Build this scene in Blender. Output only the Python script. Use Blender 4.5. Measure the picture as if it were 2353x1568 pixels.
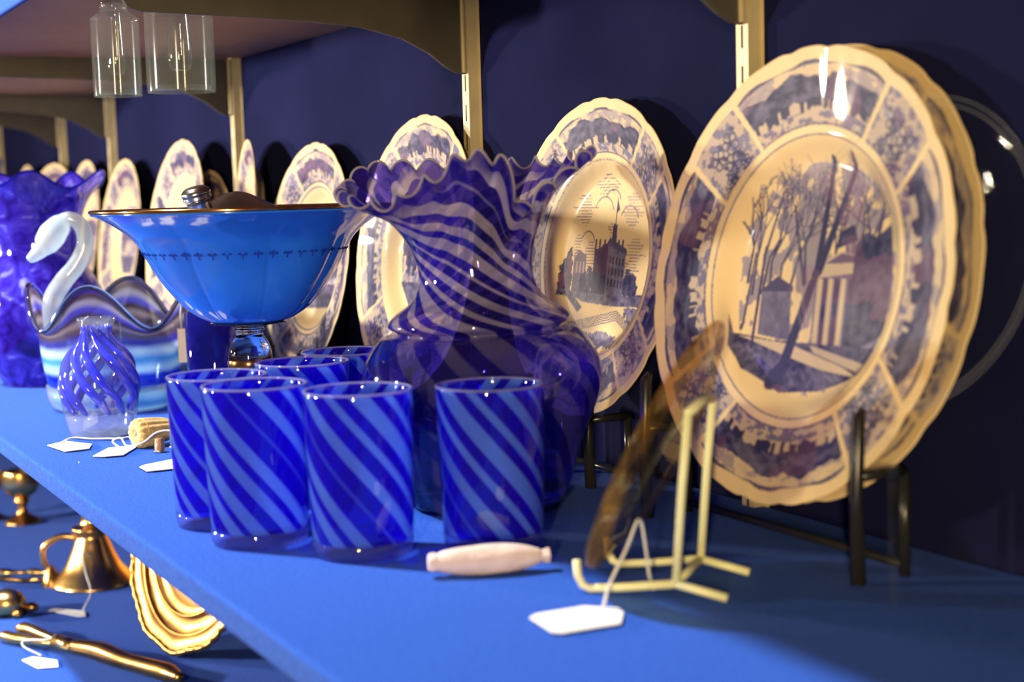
import bpy, bmesh, math, random
import numpy as np
from mathutils import Vector, Matrix

for o in list(bpy.data.objects):
    bpy.data.objects.remove(o)
scene = bpy.context.scene
COL = scene.collection
PI = math.pi
rad = math.radians

# ------------------------------------------------------------------ camera
EYE = Vector((0, 0, .21))
YAW, PITCH, ROLL, FPX = rad(28.1), math.atan(347 / 3500), .028, 3500.0
fh = Vector((-math.cos(YAW), math.sin(YAW), 0)); rh = Vector((math.sin(YAW), math.cos(YAW), 0)); up = Vector((0, 0, 1))
fw = fh * math.cos(PITCH) - up * math.sin(PITCH); uu = fh * math.sin(PITCH) + up * math.cos(PITCH)
cr = rh * math.cos(ROLL) - uu * math.sin(ROLL); cu = uu * math.cos(ROLL) + rh * math.sin(ROLL)
cam_data = bpy.data.cameras.new('camera'); cam = bpy.data.objects.new('camera', cam_data); COL.objects.link(cam)
m = Matrix.Identity(4)
for i in range(3):
    m[i][0], m[i][1], m[i][2], m[i][3] = cr[i], cu[i], -fw[i], EYE[i]
cam.matrix_world = m
cam_data.sensor_width = 36; cam_data.lens = 36 * FPX / 2353
cam_data.clip_start = .02; cam_data.clip_end = 50
cam_data.dof.use_dof = True; cam_data.dof.focus_distance = 1.2; cam_data.dof.aperture_fstop = 6.7
scene.camera = cam
VIEW = math.atan2(rh.y, rh.x)        # local x of things that were set down facing the aisle

# ------------------------------------------------------------------ world, lights, exposure
w = bpy.data.worlds.new('room'); scene.world = w; w.use_nodes = True
bg = w.node_tree.nodes['Background']; bg.inputs[0].default_value = (.55, .52, .6, 1); bg.inputs[1].default_value = .12
vs = scene.view_settings
vs.view_transform = 'Standard'; vs.look = 'None'; vs.gamma = 1; vs.exposure = 0.22; vs.use_curve_mapping = False
cy = scene.cycles
cy.max_bounces = 9; cy.transparent_max_bounces = 20; cy.transmission_bounces = 8; cy.glossy_bounces = 4
cy.diffuse_bounces = 3; cy.use_adaptive_sampling = True; cy.adaptive_threshold = .08; cy.adaptive_min_samples = 16; cy.caustics_refractive = False; cy.caustics_reflective = False
cy.sample_clamp_indirect = 4; cy.use_denoising = True

def lamp(name, loc, target, power, color, size, spread=180, tall=None):
    d = bpy.data.lights.new(name, 'AREA'); d.energy = power; d.color = color; d.shape = 'DISK'; d.size = size; d.spread = rad(spread)
    if tall: d.shape = 'RECTANGLE'; d.size_y = tall
    o = bpy.data.objects.new(name, d); COL.objects.link(o); o.location = loc
    o.rotation_euler = (Vector(target) - Vector(loc)).to_track_quat('-Z', 'Y').to_euler()
    return o
# ceiling spot over the aisle, added frontal fill, two low unseen warm lamps
lamp('ceiling_spot_aisle', (-1.6, -.36, 1.85), (-1.5, .3, 0), 78, (1, .97, .93), .10)
lamp('fill_light_front', (-1.9, -1.55, .42), (-1.8, .5, .12), 12, (1, .94, .86), .12, 75)  # added fill that brightens the aisle-facing sides of the goods
lamp('low_lamp_far', (-3.0, -1.1, .33), (-1.4, .55, .2), 40, (1, .85, .66), .12)  # unseen lamp at the left, set low to reach the shelf underside
lamp('low_lamp_near', (1.35, -1.05, .36), (-.75, .55, .2), 56, (1, .74, .38), .08, tall=.5)  # unseen lamp at the right, set low for the underside, tall for streaks

# ------------------------------------------------------------------ mesh helpers
def mesh_from(name, verts, faces, smooth=True):
    me = bpy.data.meshes.new(name)
    me.from_pydata([tuple(v) for v in verts], [], faces)
    me.update()
    if smooth and len(me.polygons):
        me.polygons.foreach_set('use_smooth', [True] * len(me.polygons))
    return me

def link(name, me, mat, parent=None, loc=None, rot=None):
    o = bpy.data.objects.new(name, me); COL.objects.link(o)
    if mat is not None and not me.materials:
        me.materials.append(mat)
    if parent is not None: o.parent = parent
    if loc is not None: o.location = loc
    if rot is not None: o.rotation_euler = rot
    return o

def empty(name, label, cat, loc=(0, 0, 0), rz=0, group=None, rot=None):
    o = bpy.data.objects.new(name, None); COL.objects.link(o)
    o.empty_display_size = .02; o.location = loc; o.rotation_euler = rot if rot else (0, 0, rz)
    tag(o, label, cat, group); return o

def tag(o, label, cat, group=None):
    o['label'] = label; o['category'] = cat
    if group: o['group'] = group
    return o

def copy_thing(root, loc, rot, label):
    r = root.copy(); COL.objects.link(r); r.location = loc; r.rotation_euler = rot; r['label'] = label
    for ch in list(root.children):
        c = ch.copy(); COL.objects.link(c); c.parent = r
        for g in ch.children:
            d = g.copy(); COL.objects.link(d); d.parent = c
    return r

def spline(pts, n):
    """Catmull-Rom resample of a list of tuples to n points."""
    P = np.array(pts, float); k = len(P)
    P = np.vstack([2 * P[0] - P[1], P, 2 * P[-1] - P[-2]])
    out = []
    for s in np.linspace(0, k - 1, n):
        i = min(int(s), k - 2); t = s - i
        a, b, c, d = P[i], P[i + 1], P[i + 2], P[i + 3]
        out.append(.5 * (2 * b + (c - a) * t + (2 * a - 5 * b + 4 * c - d) * t * t + (3 * b - a - 3 * c + d) * t ** 3))
    return np.array(out)

def lathe(prof, seg=96, fn=None, cap0=False, cap1=False, twist=None):
    """prof: (r, z) list; fn(r, z, theta, t)->(r, z) shapes it. Stores the 'swirl' attribute (cos, sin, t)."""
    prof = np.array(prof, float); n = len(prof)
    verts, sw = [], []
    for i, (r, z) in enumerate(prof):
        t = i / (n - 1)
        for j in range(seg):
            th = 2 * PI * j / seg
            rr, zz = fn(r, z, th, t) if fn else (r, z)
            verts.append((rr * math.cos(th), rr * math.sin(th), zz))
            ph = th + (twist(t, z) if twist else 0)
            sw.append((math.cos(ph), math.sin(ph), t))
    faces = []
    for i in range(n - 1):
        for j in range(seg):
            a = i * seg + j; b = i * seg + (j + 1) % seg
            faces.append((a, b, b + seg, a + seg))
    if cap0: faces.append(tuple(range(seg - 1, -1, -1)))
    if cap1: faces.append(tuple(range((n - 1) * seg, n * seg)))
    me = mesh_from('lathe', verts, faces)
    at = me.attributes.new('swirl', 'FLOAT_VECTOR', 'POINT')
    at.data.foreach_set('vector', np.array(sw, np.float32).ravel())
    return me

def tube_geo(path, radius, seg=10, closed=False, base=0):
    P = [Vector(p) for p in path]; n = len(P)
    rads = radius if hasattr(radius, '__len__') else [radius] * n
    verts, faces = [], []
    ref = None
    for i in range(n):
        if closed: d = P[(i + 1) % n] - P[i - 1]
        else: d = P[min(i + 1, n - 1)] - P[max(i - 1, 0)]
        d = d.normalized() if d.length > 1e-9 else Vector((0, 0, 1))
        if ref is None:
            ref = d.orthogonal().normalized()
        ref = (ref - d * ref.dot(d))
        ref = ref.normalized() if ref.length > 1e-6 else d.orthogonal().normalized()
        b = d.cross(ref)
        for j in range(seg):
            a = 2 * PI * j / seg
            verts.append(P[i] + (ref * math.cos(a) + b * math.sin(a)) * rads[i])
    m_ = n if closed else n - 1
    for i in range(m_):
        for j in range(seg):
            a = base + i * seg + j; c = base + i * seg + (j + 1) % seg
            k = seg * ((i + 1) % n) + base
            faces.append((a, c, k + (j + 1) % seg, k + j))
    if not closed:
        faces.append(tuple(base + j for j in range(seg - 1, -1, -1)))
        faces.append(tuple(base + (n - 1) * seg + j for j in range(seg)))
    return verts, faces

def tube(path, radius, seg=10, closed=False):
    v, f = tube_geo(path, radius, seg, closed); return mesh_from('tube', v, f)

def tubes(paths, radius, seg=8, closed=False):
    V, Fc = [], []
    for k, p in enumerate(paths):
        v, f = tube_geo(p, radius, seg, closed, len(V)); V += v; Fc += f
    return mesh_from('tubes', V, Fc)

def box(x0, x1, y0, y1, z0, z1, bevel=0.0, seg=2):
    bm = bmesh.new(); bmesh.ops.create_cube(bm, size=1)
    for v in bm.verts:
        v.co = Vector(((x0 + x1) / 2 + v.co.x * (x1 - x0), (y0 + y1) / 2 + v.co.y * (y1 - y0), (z0 + z1) / 2 + v.co.z * (z1 - z0)))
    if bevel: bmesh.ops.bevel(bm, geom=bm.edges[:], offset=bevel, segments=seg, profile=.6, affect='EDGES')
    me = bpy.data.meshes.new('box'); bm.to_mesh(me); bm.free(); return me

def prism(pts, z0, z1, bevel=0.0):
    """flat polygon (x, y) extruded in z"""
    bm = bmesh.new()
    vs_ = [bm.verts.new((x, y, z0)) for x, y in pts]
    f = bm.faces.new(vs_); f.normal_update()
    r = bmesh.ops.extrude_face_region(bm, geom=[f])
    for v in r['geom']:
        if isinstance(v, bmesh.types.BMVert): v.co.z = z1
    bmesh.ops.recalc_face_normals(bm, faces=bm.faces[:])
    if bevel: bmesh.ops.bevel(bm, geom=bm.edges[:], offset=bevel, segments=2, profile=.6, affect='EDGES')
    me = bpy.data.meshes.new('prism'); bm.to_mesh(me); bm.free(); return me

def blob(radii, loc=(0, 0, 0), rot=None, seg=24):
    bm = bmesh.new(); bmesh.ops.create_uvsphere(bm, u_segments=seg, v_segments=seg // 2, radius=1)
    M = Matrix.Translation(loc) @ (rot.to_matrix().to_4x4() if rot else Matrix.Identity(4)) @ Matrix.Diagonal((*radii, 1))
    bm.transform(M)
    for f in bm.faces: f.smooth = True
    me = bpy.data.meshes.new('blob'); bm.to_mesh(me); bm.free(); return me

# ------------------------------------------------------------------ materials
def new_mat(name):
    m_ = bpy.data.materials.new(name); m_.use_nodes = True
    nt = m_.node_tree; b = nt.nodes.get('Principled BSDF'); return m_, nt, b

def noise_node(nt, scale, detail=4, coord='Object'):
    tc = nt.nodes.new('ShaderNodeTexCoord'); n = nt.nodes.new('ShaderNodeTexNoise')
    n.inputs['Scale'].default_value = scale; n.inputs['Detail'].default_value = detail
    nt.links.new(tc.outputs[coord], n.inputs['Vector']); return n

def ramp_node(nt, src, stops):
    r = nt.nodes.new('ShaderNodeValToRGB'); e = r.color_ramp.elements
    while len(e) < len(stops): e.new(.5)
    for k, (p, c) in enumerate(stops): e[k].position = p; e[k].color = (*c, 1)
    nt.links.new(src, r.inputs['Fac']); return r

def mat_basic(name, c1, c2=None, rough=.5, metal=0, scale=40, bump=0, bscale=None, coat=0, sheen=0, trans=0, ior=1.45, detail=4, spec=.5):
    m_, nt, b = new_mat(name)
    n = noise_node(nt, scale, detail)
    r = ramp_node(nt, n.outputs['Fac'], [(.35, c1), (.65, c2 or tuple(x * .85 for x in c1))])
    nt.links.new(r.outputs['Color'], b.inputs['Base Color'])
    b.inputs['Roughness'].default_value = rough; b.inputs['Metallic'].default_value = metal
    b.inputs['Specular IOR Level'].default_value = spec; b.inputs['Coat Weight'].default_value = coat; b.inputs['Sheen Weight'].default_value = sheen
    b.inputs['Transmission Weight'].default_value = trans; b.inputs['IOR'].default_value = ior
    if bump:
        n2 = noise_node(nt, bscale or scale * 4, 3)
        bp = nt.nodes.new('ShaderNodeBump'); bp.inputs['Strength'].default_value = bump; bp.inputs['Distance'].default_value = .001
        nt.links.new(n2.outputs['Fac'], bp.inputs['Height']); nt.links.new(bp.outputs['Normal'], b.inputs['Normal'])
    return m_

def thin_glass(name, color_fn, rough=.04, ior=1.5):
    """thin walled coloured glass: tinted see-through + a milky share that scatters light + a polished surface.
    color_fn(nt) -> (tint socket/colour, milk socket/colour, milk share socket/float)"""
    m_, nt, b = new_mat(name); nt.nodes.remove(b)
    out = nt.nodes['Material Output']
    tint, milk, share = color_fn(nt)
    def feed(v, sock):
        if isinstance(v, bpy.types.NodeSocket): nt.links.new(v, sock)
        elif isinstance(v, (int, float)): sock.default_value = v
        else: sock.default_value = (*v, 1)
    tr = nt.nodes.new('ShaderNodeBsdfTransparent'); feed(tint, tr.inputs['Color'])
    df = nt.nodes.new('ShaderNodeBsdfDiffuse'); feed(milk, df.inputs['Color'])
    tl = nt.nodes.new('ShaderNodeBsdfTranslucent'); feed(milk, tl.inputs['Color'])
    mm = nt.nodes.new('ShaderNodeMixShader'); mm.inputs[0].default_value = .5
    nt.links.new(df.outputs[0], mm.inputs[1]); nt.links.new(tl.outputs[0], mm.inputs[2])
    body = nt.nodes.new('ShaderNodeMixShader'); feed(share, body.inputs[0])
    nt.links.new(tr.outputs[0], body.inputs[1]); nt.links.new(mm.outputs[0], body.inputs[2])
    gl = nt.nodes.new('ShaderNodeBsdfGlossy'); gl.inputs['Roughness'].default_value = rough
    # Schlick reflectance, the same from both sides of the thin wall
    lw = nt.nodes.new('ShaderNodeLayerWeight'); lw.inputs['Blend'].default_value = .5
    pw = nt.nodes.new('ShaderNodeMath'); pw.operation = 'POWER'; pw.inputs[1].default_value = 4.0; nt.links.new(lw.outputs['Facing'], pw.inputs[0])
    f0 = ((ior - 1) / (ior + 1)) ** 2
    fr = nt.nodes.new('ShaderNodeMath'); fr.operation = 'MULTIPLY_ADD'; fr.inputs[1].default_value = min(1, .25 + f0 * 14); fr.inputs[2].default_value = f0 * 1.3; nt.links.new(pw.outputs[0], fr.inputs[0])
    o = nt.nodes.new('ShaderNodeMixShader'); nt.links.new(fr.outputs[0], o.inputs[0])
    nt.links.new(body.outputs[0], o.inputs[1]); nt.links.new(gl.outputs[0], o.inputs[2])
    nt.links.new(o.outputs[0], out.inputs['Surface'])
    return m_

def swirl_stripes(nt, n, soft0=.4, soft1=.6, wob=.0, wscale=60):
    """0..1 stripes along the drawn-out canes of the glass"""
    at = nt.nodes.new('ShaderNodeAttribute'); at.attribute_name = 'swirl'
    sp = nt.nodes.new('ShaderNodeSeparateXYZ'); nt.links.new(at.outputs['Vector'], sp.inputs[0])
    a = nt.nodes.new('ShaderNodeMath'); a.operation = 'ARCTAN2'
    nt.links.new(sp.outputs['Y'], a.inputs[0]); nt.links.new(sp.outputs['X'], a.inputs[1])
    tot = None
    for k, (mult, amp) in enumerate(((n, 1.0), (max(3, n // 2), .6), (max(2, n // 4), .4))):
        mu = nt.nodes.new('ShaderNodeMath'); mu.operation = 'MULTIPLY_ADD'; mu.inputs[1].default_value = mult; mu.inputs[2].default_value = .7 * k
        nt.links.new(a.outputs[0], mu.inputs[0])
        s = nt.nodes.new('ShaderNodeMath'); s.operation = 'SINE'; nt.links.new(mu.outputs[0], s.inputs[0])
        sc = nt.nodes.new('ShaderNodeMath'); sc.operation = 'MULTIPLY_ADD'; sc.inputs[1].default_value = amp * .5
        nt.links.new(s.outputs[0], sc.inputs[0])
        if tot is None: sc.inputs[2].default_value = .5
        else: nt.links.new(tot, sc.inputs[2])
        tot = sc.outputs[0]
    mr = nt.nodes.new('ShaderNodeMapRange'); mr.inputs['From Min'].default_value = soft0; mr.inputs['From Max'].default_value = soft1
    mr.interpolation_type = 'SMOOTHSTEP'
    nt.links.new(tot, mr.inputs['Value'])
    return mr.outputs['Result'], sp.outputs['Z']

def mix_col(nt, fac, c0, c1):
    mx = nt.nodes.new('ShaderNodeMix'); mx.data_type = 'RGBA'
    if isinstance(fac, bpy.types.NodeSocket): nt.links.new(fac, mx.inputs[0])
    else: mx.inputs[0].default_value = fac
    for c, i in ((c0, 6), (c1, 7)):
        if isinstance(c, bpy.types.NodeSocket): nt.links.new(c, mx.inputs[i])
        else: mx.inputs[i].default_value = (*c, 1)
    return mx.outputs[2]

def mix_val(nt, fac, a, b):
    mr = nt.nodes.new('ShaderNodeMapRange'); nt.links.new(fac, mr.inputs['Value'])
    mr.inputs['To Min'].default_value = a; mr.inputs['To Max'].default_value = b
    return mr.outputs['Result']

def tumbler_cols(nt):
    s, t = swirl_stripes(nt, 11, .46, .70)
    return mix_col(nt, s, (.15, .05, .92), (.46, .56, 1.0)), mix_col(nt, s, (.04, .008, .90), (.16, .34, 1.0)), mix_val(nt, s, .24, .52)
def vase_cols(nt):
    s0, t = swirl_stripes(nt, 14, .42, .60)
    fd = nt.nodes.new('ShaderNodeMapRange'); fd.interpolation_type = 'SMOOTHSTEP'; fd.inputs['From Min'].default_value = .30; fd.inputs['From Max'].default_value = .62
    fd.inputs['To Min'].default_value = .22; nt.links.new(t, fd.inputs['Value'])
    ml = nt.nodes.new('ShaderNodeMath'); ml.operation = 'MULTIPLY'; nt.links.new(s0, ml.inputs[0]); nt.links.new(fd.outputs['Result'], ml.inputs[1])
    f3 = nt.nodes.new('ShaderNodeMapRange'); f3.interpolation_type = 'SMOOTHSTEP'; f3.inputs['From Min'].default_value = .90; f3.inputs['From Max'].default_value = .985
    f3.inputs['To Min'].default_value = 1; f3.inputs['To Max'].default_value = .12; nt.links.new(t, f3.inputs['Value'])
    m3 = nt.nodes.new('ShaderNodeMath'); m3.operation = 'MULTIPLY'; nt.links.new(ml.outputs[0], m3.inputs[0]); nt.links.new(f3.outputs['Result'], m3.inputs[1]); s = m3.outputs[0]
    f2 = nt.nodes.new('ShaderNodeMapRange'); f2.interpolation_type = 'SMOOTHSTEP'; f2.inputs['From Min'].default_value = .80; f2.inputs['From Max'].default_value = .95
    f2.inputs['To Max'].default_value = .36; nt.links.new(t, f2.inputs['Value'])
    a_ = nt.nodes.new('ShaderNodeMath'); a_.operation = 'ADD'; nt.links.new(mix_val(nt, s, .26, .46), a_.inputs[0]); nt.links.new(f2.outputs['Result'], a_.inputs[1]); sh_ = a_.outputs[0]
    return mix_col(nt, s, (.19, .14, .84), (.78, .74, .92)), mix_col(nt, s, (.030, .015, .32), (.56, .51, .66)), sh_
def speck_cols(nt):
    n = noise_node(nt, 34, 5); n.inputs['Distortion'].default_value = 1.6
    c = ramp_node(nt, n.outputs['Fac'], [(.30, (.015, .005, .10)), (.44, (.05, .02, .55)), (.60, (.10, .07, .85)), (.72, (.55, .58, .95))])
    return (.16, .12, .85), c.outputs['Color'], .82

GL_TUMBLER = thin_glass('striped_cobalt_glass', tumbler_cols)
GL_VASE = thin_glass('swirled_violet_glass', vase_cols, .05)
GL_SPECK = thin_glass('speckled_cobalt_glass', speck_cols, .06)
GL_CLEAR = thin_glass('clear_thin_glass', lambda nt: ((.93, .95, .95), (.85, .9, .96), .02), .02, 1.5)
GL_BASE = thin_glass('thick_base_glass', lambda nt: ((.82, .88, .93), (.78, .88, .96), .24), .03, 1.5)
GL_BLUE = thin_glass('plain_cobalt_glass', lambda nt: ((.18, .15, .82), (.04, .04, .6), .3), .03)
GL_AMBER = thin_glass('amber_tinted_glass', lambda nt: ((.90, .85, .68), (.55, .38, .14), .02), .03, 1.3)
GL_SOLID = mat_basic('solid_clear_glass', (.93, .96, .97), (.90, .94, .97), rough=.02, trans=1, ior=1.46)
GL_OPAL = thin_glass('opalescent_glass', lambda nt: ((.80, .90, .98), ramp_node(nt, noise_node(nt, 60, 3).outputs['Fac'], [(.35, (.68, .85, 1.0)), (.65, (1.0, 1.0, 1.0))]).outputs['Color'], .55), .05, 1.55)
FELT = mat_basic('blue_felt', (.016, .080, .46), (.030, .115, .56), rough=1, scale=420, bump=.9, bscale=900, sheen=.05, spec=.08)
FELT_DK = mat_basic('navy_felt', (.018, .030, .19), (.028, .042, .25), rough=1, scale=300, bump=.7, bscale=800, sheen=.2)
WALLM = mat_basic('navy_wall_fabric', (.0078, .0090, .040), (.0105, .012, .050), rough=.95, scale=9, bump=.3, bscale=900, spec=.05)
WOOD = mat_basic('brown_shelf_underside', (.52, .27, .13), (.44, .22, .11), rough=.6, scale=7, bump=.15, bscale=40)
BRACKET = mat_basic('dark_bronze_enamel', (.10, .088, .064), (.085, .074, .055), rough=.45, metal=.3, scale=30)
ZINC = mat_basic('pale_brass_plated_steel', (.66, .56, .33), (.60, .50, .29), rough=.5, metal=.3, scale=60)
SLOT = mat_basic('slot_shade', (.012, .010, .010), (.02, .015, .012), rough=.8)
BRASS = mat_basic('polished_brass', (.90, .58, .20), (.76, .44, .13), rough=.26, metal=1, scale=45, bump=.15, bscale=60)
BRASS_DK = mat_basic('aged_brass', (.55, .30, .09), (.36, .18, .05), rough=.30, metal=1, scale=45, bump=.3, bscale=80)
SILVER = mat_basic('tarnished_silver', (.55, .50, .42), (.42, .37, .30), rough=.22, metal=1, scale=50)
COPPER = mat_basic('brown_copper', (.40, .24, .15), (.30, .17, .10), rough=.35, metal=.8, scale=90, bump=.5, bscale=1600)
GOLDRIM = mat_basic('gilded_rim', (.80, .42, .14), (.62, .28, .09), rough=.15, metal=1, scale=80)
PAPER = mat_basic('white_tag_paper', (.86, .86, .83), (.82, .82, .80), rough=.8, scale=100)
INK = mat_basic('tag_ink', (.05, .05, .07), (.08, .07, .1), rough=.8)
COTTON = mat_basic('white_cotton_string', (.80, .82, .80), (.68, .70, .70), rough=.9, scale=900, bump=.8, bscale=1500)
WIRE = mat_basic('cream_coated_wire', (.84, .85, .52), (.78, .80, .47), rough=.42, scale=40)
BLACK = mat_basic('black_lacquer', (.012, .012, .013), (.018, .017, .016), rough=.25, scale=30)
ACRYL = GL_CLEAR
PINK = mat_basic('pale_pink_wrap', (.72, .60, .56), (.62, .50, .48), rough=.7, scale=120, bump=.6, bscale=300)
GOLDCLOTH = mat_basic('gold_velvet', (.42, .25, .055), (.62, .42, .12), rough=.8, scale=160, bump=.6, bscale=900, sheen=.6)
ENAMEL_B = None

# ------------------------------------------------------------------ the setting
SHELF_F, WALL_Y = .232, .606
XL, XR = -5.2, .9
wall = link('wall_back', box(XL, XR, WALL_Y, WALL_Y + .05, -.6, 1.1), WALLM); wall['kind'] = 'structure'
wall['label'] = 'dark navy fabric back wall of the display'

t = empty('display_shelf', 'bright blue felt covered shelf that carries the blue glass and plates', 'shelf', (0, 0, 0))
link('felt_board', box(XL, XR, SHELF_F, WALL_Y - .001, -.0165, 0, .0035, 3), FELT, t)
t = empty('upper_shelf', 'brown shelf overhead seen from below with a blue felt front edge', 'shelf', (0, 0, .38))
link('board', box(XL, XR, .262, WALL_Y - .001, 0, .018), WOOD, t)
link('felt_edge', box(XL, XR, .256, .2618, -.001, .021, .002), FELT, t)
link('felt_top', box(XL, XR, .2622, WALL_Y - .0011, .0182, .021), FELT, t)
t = empty('lower_shelf', 'navy felt shelf below that carries the brass pieces', 'shelf', (0, 0, -.28))
link('felt_board', box(XL, XR, .12, WALL_Y - .001, -.018, 0, .0035, 3), FELT, t)

fl = link('floor', box(XL, XR, -2.6, WALL_Y + .05, -.95, -.9), mat_basic('dark_shop_floor', (.10, .065, .04), (.08, .05, .032), rough=.5, scale=5)); fl['kind'] = 'structure'; fl['label'] = 'dark brown shop floor'
# slotted standards with curved brackets
STD = [-.793, -1.186, -1.828, -2.462, -2.826, -3.46]
STD_LAB = ['slotted metal upright nearest the big front plate', 'slotted metal upright with black slots behind the ruffled vase',
           'slotted metal upright beside the turned plate above the blue bowl', 'thin metal upright next to the plate with a bright glint',
           'thin metal upright behind the speckled vase, right one', 'faint metal upright farthest along the wall']
BR_LAB = ['pale rounded shelf bracket end at the top edge above the big plate', 'dark curved shelf bracket above the ruffled vase',
          'dark curved shelf bracket above the blue bowl', 'dark curved shelf bracket above the speckled vase',
          'dim curved shelf bracket at the far left', 'dimmest curved shelf bracket farthest along the shelf']
def standard_mesh():
    # front plate made of strips around real slots, folded side flanges
    V, Fc = [], []
    def q(a):
        k = len(V); V.extend(a); Fc.append((k, k + 1, k + 2, k + 3))
    wd, dp, sl = .0062, .011, .0011
    z0, z1, pitch, sh = -.30, .75, .0254, .0142
    for s in (-1, 1):
        q([(s * wd, 0, z0), (s * wd, dp, z0), (s * wd, dp, z1), (s * wd, 0, z1)])
        q([(s * sl, 0, z0), (s * wd, 0, z0), (s * wd, 0, z1), (s * sl, 0, z1)])
        q([(s * wd, dp, z0), (s * (wd + .0022), dp, z0), (s * (wd + .0022), dp, z1), (s * wd, dp, z1)])
    z = z0
    while z < z1:
        q([(-sl, 0, z), (sl, 0, z), (sl, 0, z + pitch - sh), (-sl, 0, z + pitch - sh)]); z += pitch
    return mesh_from('standard', V, Fc, False)
ST = standard_mesh()
LN = link
shade_strip = box(-.0050, .0050, .0008, .0012, -.30, .75)  # dark strip added behind the slots for the shade inside them
def bracket_mesh():
    pts = [(0, .0)]
    # profile in (reach from wall, z); z=0 is the shelf underside
    prof = [(.012, -.001), (.305, -.001), (.305, -.014), (.300, -.022), (.290, -.025), (.20, -.027), (.15, -.029), (.105, -.033), (.07, -.041),
            (.045, -.053), (.030, -.064), (.020, -.069), (.012, -.070)]
    bm = bmesh.new(); th = .0022
    vs_ = [bm.verts.new((-th, -y, z)) for y, z in prof]
    f = bm.faces.new(vs_)
    r = bmesh.ops.extrude_face_region(bm, geom=[f])
    for v in r['geom']:
        if isinstance(v, bmesh.types.BMVert): v.co.x = th
    bmesh.ops.recalc_face_normals(bm, faces=bm.faces[:])
    bmesh.ops.bevel(bm, geom=bm.edges[:], offset=.0006, segments=2, profile=.6, affect='EDGES')
    me = bpy.data.meshes.new('bracket'); bm.to_mesh(me); bm.free(); return me
BR = bracket_mesh()
sleeve = box(-.0042, .0042, -.0155, -.0122, -.069, -.001, .0012)
for k, x in enumerate(STD):
    s = empty('slotted_standard', STD_LAB[k], 'shelf upright', (x, WALL_Y - .0112, 0), group='shelf uprights on the back wall')
    link('channel', ST, ZINC, s); link('slot_shade_strip', shade_strip, SLOT, s)
    b = empty('shelf_bracket', BR_LAB[k], 'bracket', (x, WALL_Y, .38), group='brackets under the upper shelf')
    link('blade', BR, BRACKET, b); link('collar', sleeve, ZINC, b)

# ------------------------------------------------------------------ transfer-printed plates
N = 640
gu, gv = np.meshgrid((np.arange(N) + .5) / N * 2 - 1, (np.arange(N) + .5) / N * 2 - 1)
def vnoise(u, v, freq, seed):
    r = np.random.RandomState(seed); g = r.rand(64, 64)
    x = (u + 1) * freq; y = (v + 1) * freq
    xi = np.floor(x).astype(int); yi = np.floor(y).astype(int); fx = x - xi; fy = y - yi
    fx = fx * fx * (3 - 2 * fx); fy = fy * fy * (3 - 2 * fy)
    a = g[yi % 64, xi % 64]; b = g[yi % 64, (xi + 1) % 64]; c = g[(yi + 1) % 64, xi % 64]; d = g[(yi + 1) % 64, (xi + 1) % 64]
    return (a * (1 - fx) + b * fx) * (1 - fy) + (c * (1 - fx) + d * fx) * fy
def fbm(u, v, freq, seed): return .55 * vnoise(u, v, freq, seed) + .3 * vnoise(u, v, freq * 2.1, seed + 1) + .15 * vnoise(u, v, freq * 4.3, seed + 2)
class Ink:
    def __init__(s): s.a = np.zeros((N, N)); s.k = 1.0
    def _bb(s, x0, x1, y0, y1):
        c = lambda t: int(min(max((t + 1) / 2 * N, 0), N))
        return slice(c(y0), c(y1) + 1), slice(c(x0), c(x1) + 1)
    def poly(s, pts, v, cover=True, tex=0, seed=1):
        p = np.array(pts) * s.k; sl = s._bb(p[:, 0].min(), p[:, 0].max(), p[:, 1].min(), p[:, 1].max())
        u, w_ = gu[sl], gv[sl]; ins = np.zeros(u.shape, bool)
        for i in range(len(p)):
            (x0, y0), (x1, y1) = p[i], p[i - 1]
            if y0 == y1: continue
            ins ^= ((y0 > w_) != (y1 > w_)) & (u < (x1 - x0) * (w_ - y0) / (y1 - y0) + x0)
        val = v + (tex * (fbm(u, w_, 28, seed) - .5) if tex else 0)
        s.a[sl] = np.where(ins, val if cover else np.maximum(s.a[sl], val), s.a[sl])
    def line(s, p, q, wd, v, wd1=None):
        p = np.array(p, float) * s.k; q = np.array(q, float) * s.k; wd1 = wd if wd1 is None else wd1; mw = max(wd, wd1)
        sl = s._bb(min(p[0], q[0]) - mw, max(p[0], q[0]) + mw, min(p[1], q[1]) - mw, max(p[1], q[1]) + mw)
        u, w_ = gu[sl], gv[sl]; d = q - p; L = max(d @ d, 1e-9)
        t_ = np.clip(((u - p[0]) * d[0] + (w_ - p[1]) * d[1]) / L, 0, 1)
        ds = np.hypot(u - p[0] - t_ * d[0], w_ - p[1] - t_ * d[1]); ww = wd + (wd1 - wd) * t_
        s.a[sl] = np.maximum(s.a[sl], v * np.clip((ww - ds) / (1.2 / N) + .5, 0, 1))
    def disc(s, c, rx, ry, v, tex=0, seed=3):
        c = (c[0] * s.k, c[1] * s.k); rx *= s.k; ry *= s.k
        sl = s._bb(c[0] - rx, c[0] + rx, c[1] - ry, c[1] + ry); u, w_ = gu[sl], gv[sl]
        ins = ((u - c[0]) / rx) ** 2 + ((w_ - c[1]) / ry) ** 2 < 1 + (tex * (fbm(u, w_, 30, seed) - .5) * 3 if tex else 0)
        s.a[sl] = np.where(ins, np.maximum(s.a[sl], v + (tex * (fbm(u, w_, 36, seed + 5) - .5) if tex else 0)), s.a[sl])

def branch(I, p, ang, L, wd, depth, rnd, v=.8):
    q = (p[0] + L * math.cos(ang), p[1] + L * math.sin(ang))
    if math.hypot(*q) > .49: return
    I.line(p, q, wd, v, wd * .7)
    if depth:
        for _ in range(rnd.choice((2, 2, 3))):
            branch(I, q, ang + rnd.uniform(-.65, .65), L * rnd.uniform(.6, .9), wd * .62, depth - 1, rnd, v)

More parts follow.
